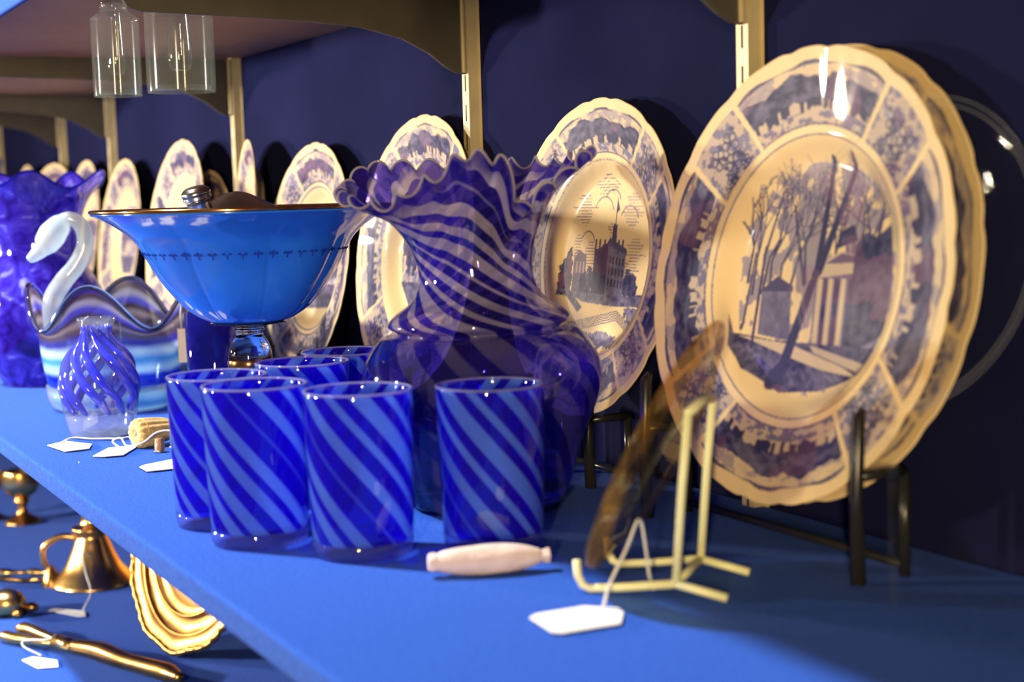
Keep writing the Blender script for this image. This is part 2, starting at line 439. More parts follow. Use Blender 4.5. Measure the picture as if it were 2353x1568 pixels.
def scene_trees(I, k):
    rnd = random.Random(5 + k)
    cl = (gu ** 2 * 1.0 + gv ** 2) < (.52 + .05 * (fbm(gu, gv, 9, 31) - .5)) ** 2
    I.a = np.where(cl, np.maximum(I.a, .22 * (fbm(gu, gv, 12, 8) > .52)), I.a)
    # branches against the sky
    for x, a in ((-.44, 1.45), (-.40, 1.5), (-.33, 1.4), (-.28, 1.6), (-.22, 1.52), (-.15, 1.3), (-.05, 1.7), (.30, 1.75), (.22, 1.5), (.1, 1.4), (.36, 1.6)):
        branch(I, (x * .9, rnd.uniform(-.12, .05)), a, .14, .009, 5, rnd, .85)
    # far building, porch with columns, dark block on the right
    I.poly([(-.30, -.22), (-.30, -.05), (-.22, .0), (-.12, -.04), (-.10, -.24)], .45, tex=.5)
    I.poly([(-.31, -.05), (-.21, .01), (-.11, -.03), (-.11, -.05)], .75)
    I.poly([(.02, -.26), (.02, .0), (.36, .06), (.40, -.26)], .42, tex=.5)
    I.poly([(.0, .0), (.0, .04), (.14, .10), (.34, .07), (.34, .03)], .08)
    I.poly([(.06, .055), (.15, .095), (.28, .075), (.27, .06)], .6)
    for cx in (.03, .09, .16): I.poly([(cx, -.26), (cx, .0), (cx + .028, .0), (cx + .028, -.26)], .06)
    for cx in (.062, .125, .2): I.poly([(cx, -.26), (cx, .0), (cx + .026, .0), (cx + .026, -.26)], .82, tex=.3)
    I.poly([(.22, -.28), (.22, .12), (.27, .17), (.33, .15), (.40, .2), (.43, .02), (.42, -.2)], .86, tex=.5)
    I.poly([(.12, .11), (.12, .17), (.2, .2), (.23, .14)], .85, tex=.3)
    # ground
    I.poly([(-.46, -.14), (-.42, -.22), (-.2, -.24), (.42, -.25), (.36, -.34), (.1, -.42), (-.12, -.44), (-.33, -.36), (-.42, -.27)], .72, tex=.9, seed=9)
    I.poly([(-.40, -.23), (-.1, -.30), (.1, -.34), (.32, -.36), (.2, -.32), (-.1, -.25)], .06)
    I.poly([(.02, -.25), (.34, -.31), (.30, -.34), (.05, -.28)], .1)
    # big trunks in front
    for p0, p1, w0, w1 in (((-.12, -.33), (.03, .06), .032, .022), ((.02, .02), (.06, .45), .022, .014), ((.03, .03), (.20, .45), .024, .014),
                           ((-.12, -.34), (-.17, -.39), .034, .05), ((-.33, -.27), (-.30, .12), .011, .008), ((-.30, .1), (-.22, .34), .008, .005),
                           ((-.40, -.2), (-.36, .1), .008, .006), ((-.05, -.02), (-.15, .28), .012, .006), ((.31, .0), (.36, .30), .014, .006)):
        I.line(p0, p1, w0, .88, w1)
    I.line((-.10, -.30), (.05, .1), .006, .3)

def scene_castle(I, k):
    rnd = random.Random(11 + k)
    # hatched clouds
    for cx, cy_, rx, ry in ((-.02, .40, .16, .06), (-.24, .27, .12, .09), (.24, .27, .11, .10), (-.30, .05, .06, .09), (.29, .03, .10, .10), (.05, .16, .06, .05), (-.16, .02, .07, .08), (.2, -.05, .09, .05)):
        for j in range(int(ry * 120) + 1):
            q_ = j / (ry * 60) - 1; yy = cy_ + ry * q_; hw = rx * math.sqrt(max(0, 1 - q_ ** 2)) * rnd.uniform(.5, 1.05)
            I.line((cx - hw, yy), (cx + hw * rnd.uniform(.5, 1), yy), .0022, .6)
    for cx, cy_, r in ((-.06, .24, .10), (.02, .30, .08), (-.2, .08, .07), (.2, .2, .09), (-.28, -.02, .06)):
        for j in range(14):
            a0 = .3 + j * .17; I.line((cx + r * math.cos(a0), cy_ + r * math.sin(a0)), (cx + r * math.cos(a0 + .17), cy_ + r * math.sin(a0 + .17)), .004, .55)
    # castle
    I.poly([(-.12, -.20), (-.12, .05), (-.06, .06), (-.04, .08), (.02, .09), (.02, -.2)], .85, tex=.3)
    I.poly([(.02, -.2), (.02, .09), (.05, .08), (.20, .04), (.20, -.2)], .38, tex=.4)
    I.poly([(.0, .085), (.03, .12), (.20, .06), (.21, .03), (.02, .075)], .7)
    for j in range(5):
        for r_ in range(3): I.poly([(.04 + j * .033, -.14 + r_ * .06 - j * .003), (.04 + j * .033, -.10 + r_ * .06 - j * .003), (.054 + j * .033, -.10 + r_ * .06 - j * .003), (.054 + j * .033, -.14 + r_ * .06 - j * .003)], .85)
    I.poly([(.045, .08), (.05, .19), (.09, .19), (.095, .07)], .75); I.line((.07, .19), (.072, .33), .004, .8); I.poly([(.072, .33), (.072, .25), (.10, .27)], .85)
    for px in (-.11, -.07, -.02, .12, .16): I.line((px, .04), (px, .10), .010, .7)
    I.poly([(-.33, -.2), (-.33, .0), (-.28, .04), (-.20, .02), (-.19, -.2)], .6, tex=.4)
    for j in range(3): I.poly([(-.30 + j * .035, -.08), (-.30 + j * .035, -.02), (-.285 + j * .035, -.02), (-.285 + j * .035, -.08)], .15)
    for x, h, w_ in ((-.42, .17, .04), (-.38, .22, .045), (-.16, .13, .05), (.24, .13, .045), (.29, .11, .05), (.35, .02, .05), (-.22, .1, .035)):
        I.disc((x, -.2 + h * .55), w_, h * .62, .82, tex=.6, seed=int(100 + x * 50))
    # lawns, road, fence
    I.poly([(-.45, -.17), (-.3, -.19), (.4, -.19), (.42, -.24), (.1, -.25), (-.2, -.24)], .55, tex=.9, seed=4)
    I.poly([(-.44, -.18), (-.36, -.17), (-.2, -.27), (-.24, -.30)], .62, tex=.6)
    for j in range(5): I.line((-.30 + .0 * j, -.41 + .012 * j), (.16, -.32 + .012 * j), .003, .7); I.line((.16, -.32 + .012 * j), (.32, -.40 + .012 * j), .003, .7)
    I.disc((.02, -.44), .22, .05, .5, tex=.8, seed=14); I.disc((.3, -.3), .07, .05, .5, tex=.9, seed=17)

def scene_lake(I, k):
    rnd = random.Random(21 + k)
    top = .12 + .12 * fbm(gu, gu * 0, 4 + k % 3, 40 + k)
    I.a = np.where((gu ** 2 + gv ** 2 < .25) & (gv < top) & (gv > -.02), .62 + .5 * (fbm(gu, gv, 20, 50 + k) - .5), I.a)
    I.poly([(-.42, -.02), (.42, -.02), (.38, -.18), (-.38, -.18)], .22, tex=.7, seed=60 + k)
    I.poly([(-.4, -.18), (.38, -.18), (.25, -.35), (-.2, -.38)], .7, tex=.9, seed=70 + k)
    for x in (-.3, -.22, .25, .32): I.disc((x, .02), .05, .16, .8, tex=.6, seed=int(80 + 9 * x))
    for j in range(9): I.disc((rnd.uniform(-.25, .25), rnd.uniform(.22, .36)), .07, .018, .35)
    for j in range(5): branch(I, (-.3 + .15 * j, .0), 1.57, .1, .008, 4, rnd, .7)
    rr2 = np.hypot(gu, gv); I.a = np.where((rr2 < .62) & (rr2 > .49 + .10 * (fbm(gu, gv, 9, 90 + k) - .4)), 0, I.a)

def rim_print(I, seed):
    rho = np.hypot(gu, gv); th = np.degrees(np.arctan2(gv, gu)) % 360
    loc = (th + 45) % 90 - 45                      # angle from the middle of the nearest scene
    fl = 45 - np.abs(loc)                          # distance from the flower spandrel's middle
    q = np.floor((th + 45) / 90) % 4
    s = (rho - .665) / (.945 - .665)
    ins = (s > 0) & (s < 1)
    sceneA = ins & (fl > 12.5 + 3 * (1 - s)) & (s < .97 + .03 * np.cos(np.radians(loc * 14)))
    x = loc / 33 + q * 2.3
    h1 = .48 + .34 * (fbm(x, x * 0 + .3, 4, seed) - .35); h2 = .30 + .16 * fbm(x, x * 0 - .2, 7, seed + 3)
    v = .14 * (fbm(x, s, 6, seed + 7) > .52) + .10 * (fbm(x, s, 14, seed + 6))
    v = np.where(s < h1 + .22, .78 + .9 * (fbm(x, s, 9, seed + 9) - .5), v)
    v = np.where(s < h2, .10, v)
    town = (vnoise(x, s * 0, 22, seed + 12) > .42) & (s < h2 + .04) & (s > h2 - .10 - .10 * vnoise(x, s * 0, 16, seed + 13))
    v = np.where(town, .92, v)
    v = np.where((s < .22) & (fbm(x, s, 12, seed + 15) > .50), .45, v)
    v = np.where((s > .93) | (s < .03), .75, v)
    I.a = np.where(sceneA, np.clip(v, 0, .95), I.a)
    # flower spandrels
    sp = ins & (fl < 10.5 + 3 * (1 - s))
    I.a = np.where(sp, .12 + .25 * (fbm(gu, gv, 30, seed + 20) > .55), I.a)
    for k in range(4):
        a = rad(45 + 90 * k)
        for rr, da, sz in ((.83, -.06, .052), (.83, .07, .048), (.745, 0, .05), (.70, .09, .03), (.70, -.09, .03)):
            c = (rr * math.cos(a + da), rr * math.sin(a + da))
            for j in range(5):
                aa = j * 2 * PI / 5 + a; pc = (c[0] + sz * .62 * math.cos(aa), c[1] + sz * .62 * math.sin(aa))
                for e in range(10):
                    e0 = e * .628; I.line((pc[0] + sz * .42 * math.cos(e0), pc[1] + sz * .42 * math.sin(e0)), (pc[0] + sz * .42 * math.cos(e0 + .63), pc[1] + sz * .42 * math.sin(e0 + .63)), .004, .8)
            I.disc(c, sz * .3, sz * .3, .85)
            for j in range(3):
                a2 = a + j * 2.1 + rr * 9; I.disc((c[0] + sz * 1.3 * math.cos(a2), c[1] + sz * 1.3 * math.sin(a2)), sz * .42, sz * .22, .75)
        for da in (-13.5, 13.5):
            pass
    ring = np.abs(rho - .625) < .0035
    I.a = np.where(ring, .55, I.a)

CREAM = np.array([.80, .61, .335]); NAVY = np.array([.016, .017, .075]); MID = np.array([.22, .20, .31])
def plate_canvas(fn, k):
    I = Ink(); rim_print(I, 200 + 40 * k); I.k = 1.17; fn(I, k)
    a = (np.clip(I.a, 0, 1) ** .72)[..., None]
    # two-stop ink: cream -> violet grey wash -> navy
    c = np.where(a < .42, CREAM * (1 - a / .42) + MID * (a / .42), MID * ((1 - a) / .58) + NAVY * ((a - .42) / .58))
    wash = (fbm(gu, gv, 5, 300 + k)[..., None] > .62) * (a > .3) * .25
    c = c * (1 - wash) + wash * np.array([.30, .13, .22])
    return c
def plate_height(q):
    q = np.asarray(q, float)
    s = lambda a, b, x: (lambda t_: t_ * t_ * (3 - 2 * t_))(np.clip((x - a) / (b - a), 0, 1))
    return -.155 + .085 * s(.50, .635, q) + .070 * np.clip((q - .62) / .38, 0, 1) ** 1.15
def plate_edge(th):
    d = (np.degrees(th) + 45) % 90 - 45
    e = np.zeros_like(d)
    for c, wd, am in ((7, 2.4, .010), (-7, 2.4, .010), (34, 3.2, .010), (-34, 3.2, .010), (18, 3, .003), (-18, 3, .003)):
        e += am * np.exp(-((d - c) / wd) ** 2)
    return 1 - e
def plate_mesh(rings, segs, canvas):
    th = np.arange(segs) / segs * 2 * PI; ed = plate_edge(th)
    qs = np.linspace(0.004, 1, rings)
    back = [1.002, .985, .93, .80, .66, .56, .53, .50, .0]
    bz = [-.006, -.018, -.032, -.062, -.10, -.185, -.205, -.185, -.185]
    V, C = [], []
    def col_at(u, v):
        x = np.clip((u + 1) / 2 * N - .5, 0, N - 1.001); y = np.clip((v + 1) / 2 * N - .5, 0, N - 1.001)
        xi = x.astype(int); yi = y.astype(int); fx = (x - xi)[:, None]; fy = (y - yi)[:, None]
        return (canvas[yi, xi] * (1 - fx) + canvas[yi, xi + 1] * fx) * (1 - fy) + (canvas[yi + 1, xi] * (1 - fx) + canvas[yi + 1, xi + 1] * fx) * fy
    for q in qs:
        k = 1 + (ed - 1) * np.clip((q - .7) / .3, 0, 1)
        x = q * k * np.cos(th); y = q * k * np.sin(th)
        V.append(np.stack([x, y, np.full(segs, plate_height(q))], 1)); C.append(col_at(q * np.cos(th), q * np.sin(th)) if q < .985 else np.tile(CREAM, (segs, 1)))
    for q, z in zip(back, bz):
        k = ed if q > .7 else 1
        V.append(np.stack([q * k * np.cos(th), q * k * np.sin(th), np.full(segs, z)], 1)); C.append(np.tile(CREAM * [.9, .95, .9], (segs, 1)))
    V = np.concatenate(V); C = np.concatenate(C); n = rings + len(back)
    i = np.arange(n - 1)[:, None] * segs; j = np.arange(segs)[None, :]; j2 = (j + 1) % segs
    Fq = np.stack([i + j, i + j2, i + segs + j2, i + segs + j], -1).reshape(-1, 4)
    me = bpy.data.meshes.new('plate')
    me.vertices.add(len(V)); me.vertices.foreach_set('co', V.astype(np.float32).ravel())
    me.loops.add(Fq.size); me.loops.foreach_set('vertex_index', Fq.ravel().astype(np.int32))
    me.polygons.add(len(Fq)); me.polygons.foreach_set('loop_start', (np.arange(len(Fq)) * 4).astype(np.int32))
    me.polygons.foreach_set('use_smooth', np.ones(len(Fq), bool))
    me.update(calc_edges=True); me.validate()
    at = me.color_attributes.new('print', 'FLOAT_COLOR', 'POINT')
    at.data.foreach_set('color', np.concatenate([C, np.ones((len(C), 1))], 1).astype(np.float32).ravel())
    return me
pm, nt, b = new_mat('printed_cream_earthenware')
at = nt.nodes.new('ShaderNodeAttribute'); at.attribute_name = 'print'
nz = noise_node(nt, 6, 3); mx = nt.nodes.new('ShaderNodeMix'); mx.data_type = 'RGBA'; mx.blend_type = 'MULTIPLY'; mx.inputs[0].default_value = .25
rp = ramp_node(nt, nz.outputs['Fac'], [(.3, (.88, .84, .76)), (.7, (1, 1, 1))])
nt.links.new(at.outputs['Color'], mx.inputs[6]); nt.links.new(rp.outputs['Color'], mx.inputs[7]); nt.links.new(mx.outputs[2], b.inputs['Base Color'])
b.inputs['Roughness'].default_value = .45; b.inputs['Specular IOR Level'].default_value = .12; b.inputs['Coat Weight'].default_value = .22; b.inputs['Coat Roughness'].default_value = .03
PLATE = pm

cv_trees = plate_canvas(scene_trees, 0); cv_castle = plate_canvas(scene_castle, 1); cv_lake = plate_canvas(scene_lake, 2); cv_lake2 = plate_canvas(scene_lake, 3)
ME_FRONT = plate_mesh(230, 720, cv_trees); ME_CASTLE = plate_mesh(130, 360, cv_castle); ME_LAKE = plate_mesh(90, 260, cv_lake); ME_LAKE2 = plate_mesh(70, 200, cv_lake2)

def plate_stand(label, X, Yb, half, zlip, zbase, cat='plate stand', mat=BLACK):
    s = empty('plate_stand', label, cat, (X, Yb, 0), group='stands under the printed plates')
    for sx in (-1, 1):
        x = sx * half
        link('side_post', tube([(x, -.010, 0), (x, -.011, zlip * .5), (x, -.009, zlip - .004), (x, -.006, zlip)], [.0042, .0036, .0034, .0022], 10), mat, s)
        link('rear_foot', tube([(x, .022, 0), (x, .022, zbase)], .003, 8), mat, s)
        link('side_bar', tube([(x, -.010, zbase), (x, .022, zbase)], .003, 8), mat, s)
    link('cross_bar', tube([(-half, .022, .006), (half, .022, .006)], .0026, 8), mat, s)
    return s

PLATES = [  # name label, mesh, X, Y(rim plane centre), z centre, R, lean deg, turn deg, spin deg, stand
    ('large cream and blue plate in front printed with bare trees and a porch with columns', ME_FRONT, -.703, .556, .157, .1335, 10, 0, 2),
    ('cream and blue plate printed with a castle and clouds behind the ruffled vase', ME_CASTLE, -.952, .570, .160, .116, 8, 0, 0),
    ('cream and blue plate half hidden left of the ruffled vase flare', ME_LAKE, -1.255, .569, .156, .125, 8, 0, 0),
    ('cream and blue plate standing behind the right half of the blue bowl', ME_LAKE2, -1.527, .569, .145, .122, 8, 0, 0),
    ('cream and blue plate standing behind the silver knob of the blue bowl', ME_LAKE, -1.95, .548, .160, .128, 8, 0, 0),
    ('cream plate edge peeking out from behind the plate at the silver knob', ME_LAKE2, -1.905, .583, .146, .100, 2, 0, 180),
    ('narrow cream plate turned nearly edge-on below the third metal upright', ME_LAKE2, -1.715, .568, .192, .085, 4, -11, 0),
    ('cream plate with a bright glint right of the speckled vase mouth', ME_LAKE2, -2.315, .566, .154, .120, 8, 0, 0),
    ('cream plate top peeking out over the right lip of the speckled vase', ME_LAKE, -2.57, .566, .158, .122, 8, 0, 0),
    ('cream plate top behind the middle of the speckled vase mouth', ME_LAKE2, -2.82, .566, .162, .120, 8, 10, 0),
    ('farthest cream plate top above the left of the speckled vase', ME_LAKE, -3.075, .566, .164, .122, 8, 0, 0)]
STAND_LAB = ['black stand with tall posts under the large front plate', 'black stand under the castle plate', 'black stand under the plate left of the ruffled vase',
             'black stand under the plate behind the blue bowl', 'black stand under the plate behind the silver knob', None, 'black stand under the edge-on plate',
             'black stand under the plate with the glint', 'black stand under the plate at the speckled vase lip', 'black stand under the plate behind the speckled vase', 'black stand under the farthest plate']
def add_plate(lab, me, X, Y, z, R, lean, turn, spin):
    # scaled mesh copy so that the object keeps unit scale
    o = bpy.data.objects.new('printed_plate', me); COL.objects.link(o)
    if not me.materials: me.materials.append(PLATE)
    o.location = (X, Y, z); o.scale = (R, R, R)
    o.rotation_euler = (Matrix.Rotation(rad(turn), 3, 'Z') @ Matrix.Rotation(rad(90 - lean), 3, 'X') @ Matrix.Rotation(rad(spin), 3, 'Z')).to_euler()
    tag(o, lab, 'plate', 'blue and cream printed plates'); return o
for k, p in enumerate(PLATES):
    add_plate(*p)
    lab, me, X, Y, z, R, lean, turn, spin = p
    if STAND_LAB[k]:
        yb = Y - R * math.sin(rad(lean)); zb = z - R * math.cos(rad(lean))
        half = .10 if k == 0 else .045
        zr = z - math.sqrt(R * R - half * half) * math.cos(rad(lean))
        s = plate_stand(STAND_LAB[k], X, yb + (.0 if k == 0 else 0), half, zr + (.022 if k == 0 else .018), zr - (.013 if k == 0 else .006))
        if turn: s.rotation_euler = (0, 0, rad(turn))
add_plate('second large plate tucked right behind the big front plate, only its rim shows', ME_LAKE, -.699, .5715, .157, .1335, 10, 0, 20)

# ------------------------------------------------------------------ tumblers
TH = .0965
def tumbler_geo(r0=.0298, r1=.0322):
    prof = [(r0 - .002, .0085), (r0, .010)] + [(r0 + (r1 - r0) * s, .010 + (TH - .010) * s) for s in np.linspace(.03, 1, 34)] + [(r1 - .0008, TH + .0008), (r1 - .0018, TH)] + \
           [(r1 - .0020 - (r1 - r0) * (1 - s), .0125 + (TH - .0125) * s) for s in np.linspace(.97, 0, 20)]
    return prof
T_TW = rad(150)
ME_TB = lathe(tumbler_geo(), 96, twist=lambda t, z: T_TW * z / TH)
ME_BASE = lathe([(0.0004, .0), (.022, .0), (.0275, .0006), (.0292, .0025), (.0298, .006), (.0299, .0098), (.0275, .0115), (.024, .0122), (.0004, .0122)], 64)
ME_LIP = tube([(.0313 * math.cos(a), .0313 * math.sin(a), TH) for a in np.linspace(0, 2 * PI, 97)[:-1]], .0010, 8, True)
LIPG = thin_glass('lip_highlight_glass', lambda nt: ((.5, .5, .9), (.6, .6, .85), .45), .03, 1.5)  # pale colour paints the highlight along the tumbler rim
root = empty('striped_tumbler', 'blue spiral striped tumbler standing alone nearest the pink wrapped roll', 'tumbler', (-.79, .406, 0), VIEW, 'blue spiral striped tumblers')
tw_ = link('wall', ME_TB, GL_TUMBLER, root); link('base', ME_BASE, thin_glass('tumbler_base_glass', lambda nt: ((.66, .68, .97), (.35, .42, .95), .12), .02, 1.5), root); link('lip', ME_LIP, LIPG, tw_)
for (x, y), rz, lab in (((-.82, .335), 1.0, 'blue spiral striped tumbler in front, middle of the front row'),
                        ((-.885, .294), 2.2, 'blue spiral striped tumbler with broad pale stripes, left of the front row'),
                        ((-.949, .2905), 3.9, 'blue spiral striped tumbler partly hidden, leftmost beside the thimbles'),
                        ((-.985, .362), .3, 'blue spiral striped tumbler in the second row below the blue bowl stem'),
                        ((-1.03, .412), 5.1, 'blue spiral striped tumbler at the very back of the group, only its rim shows')):
    copy_thing(root, (x, y, 0), (0, 0, VIEW + rz), lab)

# ------------------------------------------------------------------ ruffled vase
VZ = spline([(.050, .0), (.0525, .004), (.058, .018), (.066, .042), (.0775, .068), (.0805, .084), (.0765, .100), (.066, .114), (.0545, .1165), (.0610, .1220), (.0555, .1290), (.044, .1375), (.0385, .150), (.0390, .164), (.045, .180), (.056, .195), (.071, .206), (.082, .214)], 110)
ang_k = [-180, -150, -130, -110, -90, -72, -55, -35, -15, 0, 20, 60, 100, 140, 180]
zk = [.212, .206, .203, .216, .231, .227, .196, .210, .226, .229, .228, .226, .229, .229, .212]
rk = [.086, .085, .080, .074, .070, .066, .058, .066, .077, .081, .077, .080, .084, .087, .086]
def circ(th, vals):
    d = (math.degrees(th) + 180) % 360 - 180
    i = max(k for k in range(len(ang_k) - 1) if ang_k[k] <= d + 1e-9); t = (d - ang_k[i]) / (ang_k[i + 1] - ang_k[i]); t = t * t * (3 - 2 * t)
    return vals[i] * (1 - t) + vals[i + 1] * t
_c = {}
def vase_fn(r, z, th, t):
    key = round(th, 5)
    if key not in _c: _c[key] = (circ(th, zk), circ(th, rk))
    zr, rr = _c[key]
    s = min(max((z - .150) / (.214 - .150), 0), 1)
    z2 = z + (zr - .214) * s ** 1.5; r2 = r * (1 + (rr / .082 - 1) * s)
    c = max(0, (s - .62) / .38); ph = th * 26
    r2 += .0036 * c * c * math.sin(ph); z2 += .0040 * c * c * math.cos(ph)
    lower = max(0, 1 - z / .12)
    return r2 + .0006 * math.sin(16 * th) * lower, z2
def vase_tw(t, z): return rad(95) * min(z / .12, 1) + rad(210) * max(0, (z - .12) / .094) ** .9
v = empty('ruffled_vase', 'violet blue swirled glass vase with a crimped ruffled mouth', 'vase', (-.9015, .461, .0017), VIEW)
v.rotation_euler = (Matrix.Rotation(VIEW, 3, 'Z') @ Matrix.Rotation(rad(-1.8), 3, 'Y')).to_euler()
me = lathe(VZ, 260, vase_fn, twist=vase_tw)
vb = link('body', me, GL_VASE, v)
rimpts = []
for j in range(520):
    th = 2 * PI * j / 520; r_, z_ = vase_fn(VZ[-1][0], VZ[-1][1], th, 1); rimpts.append((r_ * math.cos(th), r_ * math.sin(th), z_))
CREAMGL = thin_glass('edge_highlight_glass', lambda nt: ((.6, .57, .7), (.60, .55, .60), .70), .06, 1.5)  # light colour stands in for the highlight on the ruffle's edge
link('ruffle_edge', tube(rimpts, .0009, 8, True), CREAMGL, vb)
link('foot', lathe([(.0004, .0), (.047, .0), (.0515, .0012), (.0525, .005), (.050, .0085), (.0004, .0095)], 64), GL_SOLID, v)

# ------------------------------------------------------------------ blue bowl on a glass stem
k_ = .000334
BZ = spline([(.0005, .1165), (.018, .1168), (.026, .1185), (.034, .1215), (.0455, .1295), (.0570, .1425), (.0660, .1555), (.0735, .1690), (.0815, .1820), (.0945, .1925), (.1050, .1985), (.1118, .2015)], 64)
def bowl_fn(r, z, th, t):
    lob = abs(math.cos(4 * th)) ** .6
    return r * (1 - .038 * (1 - lob) * math.sin(PI * min(1, t * 1.1)) ), z
eb, nt, b = new_mat('glossy_blue_lustre')
atn = nt.nodes.new('ShaderNodeAttribute'); atn.attribute_name = 'swirl'
spz = nt.nodes.new('ShaderNodeSeparateXYZ'); nt.links.new(atn.outputs['Vector'], spz.inputs[0])
nzb = noise_node(nt, 22, 3)
cb = ramp_node(nt, nzb.outputs['Fac'], [(.3, (.012, .13, .86)), (.7, (.025, .20, .98))])
nt.links.new(cb.outputs['Color'], b.inputs['Base Color']); b.inputs['Roughness'].default_value = .14; b.inputs['Coat Weight'].default_value = .6
ENAMEL_B = eb
cpt = empty('footed_bowl', 'bright blue lobed bowl with gilt rim on a clear glass stem', 'bowl', (-1.113, .368, 0), VIEW)
bo = link('bowl', lathe(BZ, 192, bowl_fn), ENAMEL_B, cpt)
sol = bo.modifiers.new('thick', 'SOLIDIFY'); sol.thickness = .0022; sol.offset = 1
rimp = []
for j in range(192):
    th = 2 * PI * j / 192; r_, z_ = bowl_fn(.1121, .2018, th, 1); rimp.append((r_ * math.cos(th), r_ * math.sin(th), z_))
link('gilt_rim', tube(rimp, .0016, 8, True), GOLDRIM, bo)
STEM = [(.0004, .0), (.046, .0), (.0475, .002), (.044, .005), (.026, .010), (.015, .020), (.0105, .036), (.0115, .052), (.0145, .066), (.0165, .080), (.0168, .089), (.0150, .098), (.0112, .1045), (.0104, .1075), (.0118, .1100), (.0108, .1120), (.016, .1135), (.0265, .1150), (.0268, .1160), (.0004, .1162)]
stm = link('stem', lathe(spline(STEM, 90), 64), GL_SOLID, cpt)
link('gold_band', lathe([(.0164, .078), (.0172, .0790), (.0174, .086), (.0168, .0875)], 64), GOLDRIM, stm)
# row of small dark sprigs printed round the bowl
V, Fc = [], []
def rbowl(z):
    i = int(np.argmin(abs(BZ[:, 1] - z))); return BZ[i][0]
for j in range(44):
    th0 = 2 * PI * j / 44
    for du, dz, su, sz in ((0, 0, .0012, .0022), (-.0022, -.0004, .0013, .0012), (.0022, -.0004, .0013, .0012), (0, -.0030, .0007, .0014)):
        k = len(V)
        for a in range(8):
            u_ = du + su * math.cos(a * PI / 4); z_ = .1705 + dz + sz * math.sin(a * PI / 4)
            r_ = rbowl(z_) ; r2_, _ = bowl_fn(r_, z_, th0 + u_ / r_, .75); r2_ += .0027
            V.append((r2_ * math.cos(th0 + u_ / r_), r2_ * math.sin(th0 + u_ / r_), z_))
        Fc.append(tuple(range(k, k + 8)))
sprig = link('sprig_border', mesh_from('sprigs', V, Fc), mat_basic('navy_print', (.012, .05, .42), (.015, .06, .5), rough=.3), bo); sprig['kind'] = 'stuff'

# silver lid lying in the bowl, silver capped stopper standing in it
bx_ = Vector((-1.113, .368, 0))
lp_ = bx_ - rh * .005
ld = empty('silver_lid', 'tarnished silver lid lying inside the blue bowl', 'reflection', (lp_.x, lp_.y, .186), VIEW)
link('dome', lathe(spline([(.0790, .0005), (.078, .003), (.060, .006), (.042, .0115), (.030, .0170), (.018, .0230), (.008, .0275), (.0004, .0290)], 40), 72), SILVER, ld)
link('edge', tube([(.079 * math.cos(a), .079 * math.sin(a), .001) for a in np.linspace(0, 2 * PI, 73)[:-1]], .0010, 6, True), SILVER, ld)
sp_ = bx_ - rh * .0245 - fh * .030
st = empty('silver_stopper', 'silver capped stopper with a ribbed round top standing in the blue bowl', 'stopper', (sp_.x, sp_.y, .1935), VIEW)
st.rotation_euler = (Matrix.Rotation(VIEW, 3, 'Z') @ Matrix.Rotation(rad(-12), 3, 'Y') @ Matrix.Rotation(rad(10), 3, 'X')).to_euler()
link('shank', lathe(spline([(.0004, 0), (.0092, 0), (.0090, .004), (.0086, .0135), (.0088, .0165), (.0004, .0166)], 24), 40), SILVER, st)
link('cap', lathe(spline([(.0004, .0166), (.0098, .0166), (.0106, .0180), (.0104, .0195), (.0110, .0210), (.0106, .0228), (.0094, .0242), (.0070, .0258), (.0004, .0268)], 36), 40), SILVER, st)

# ------------------------------------------------------------------ speckled vase at the left
SZ = spline([(.0005, .0), (.040, .0), (.046, .003), (.056, .020), (.067, .050), (.0725, .085), (.068, .112), (.056, .134), (.0495, .150), (.0485, .172), (.0525, .196), (.061, .218), (.073, .236)], 70)
def speck_fn(r, z, th, t):
    s = max(0, (z - .18) / .056)
    return r * (1 + .10 * s * s * math.cos(3 * th + .2)), z + .010 * s * s * math.cos(5 * th + .4)
sv = empty('speckled_vase', 'cobalt speckled glass vase with a wavy mouth at the left end', 'vase', (-1.826, .353, 0), VIEW)
link('body', lathe(SZ, 120, speck_fn), GL_SPECK, sv)
link('lip', tube([(lambda r_, z_: (r_ * math.cos(a), r_ * math.sin(a), z_))(*speck_fn(.073, .236, a, 1)) for a in np.linspace(0, 2 * PI, 121)[:-1]], .0016, 8, True), GL_BLUE, sv)
link('inner_glass', lathe([(.034, .012), (.060, .06), (.064, .085), (.050, .125), (.043, .150), (.044, .18)], 64), GL_BLUE, sv)
# plain cobalt glass behind the bowl stem, slim blue bottle far away
cg = empty('cobalt_glass', 'plain cobalt blue straight glass behind the bowl stem', 'glass', (-1.38, .424, 0), VIEW)
link('wall', lathe([(.0255, .004), (.027, .006), (.0285, .105), (.0275, .1055), (.026, .008)], 72), GL_BLUE, cg)
link('base', lathe([(.0004, 0), (.024, 0), (.0265, .003), (.0268, .008), (.0004, .009)], 48), GL_SOLID, cg)
fb = empty('blue_bottle', 'slim pale blue bottle far back above the speckled vase', 'bottle', (-2.93, .50, 0), 0)
FBM = mat_basic('far_blue_glass', (.10, .20, .55), (.14, .26, .62), rough=.2)
link('body', lathe(spline([(.0005, 0), (.022, 0), (.025, .01), (.025, .10), (.018, .14), (.010, .17), (.009, .27), (.011, .28)], 40), 40), FBM, fb)
link('stopper', lathe(spline([(.009, .279), (.012, .284), (.010, .294), (.0005, .298)], 12), 24), FBM, fb)

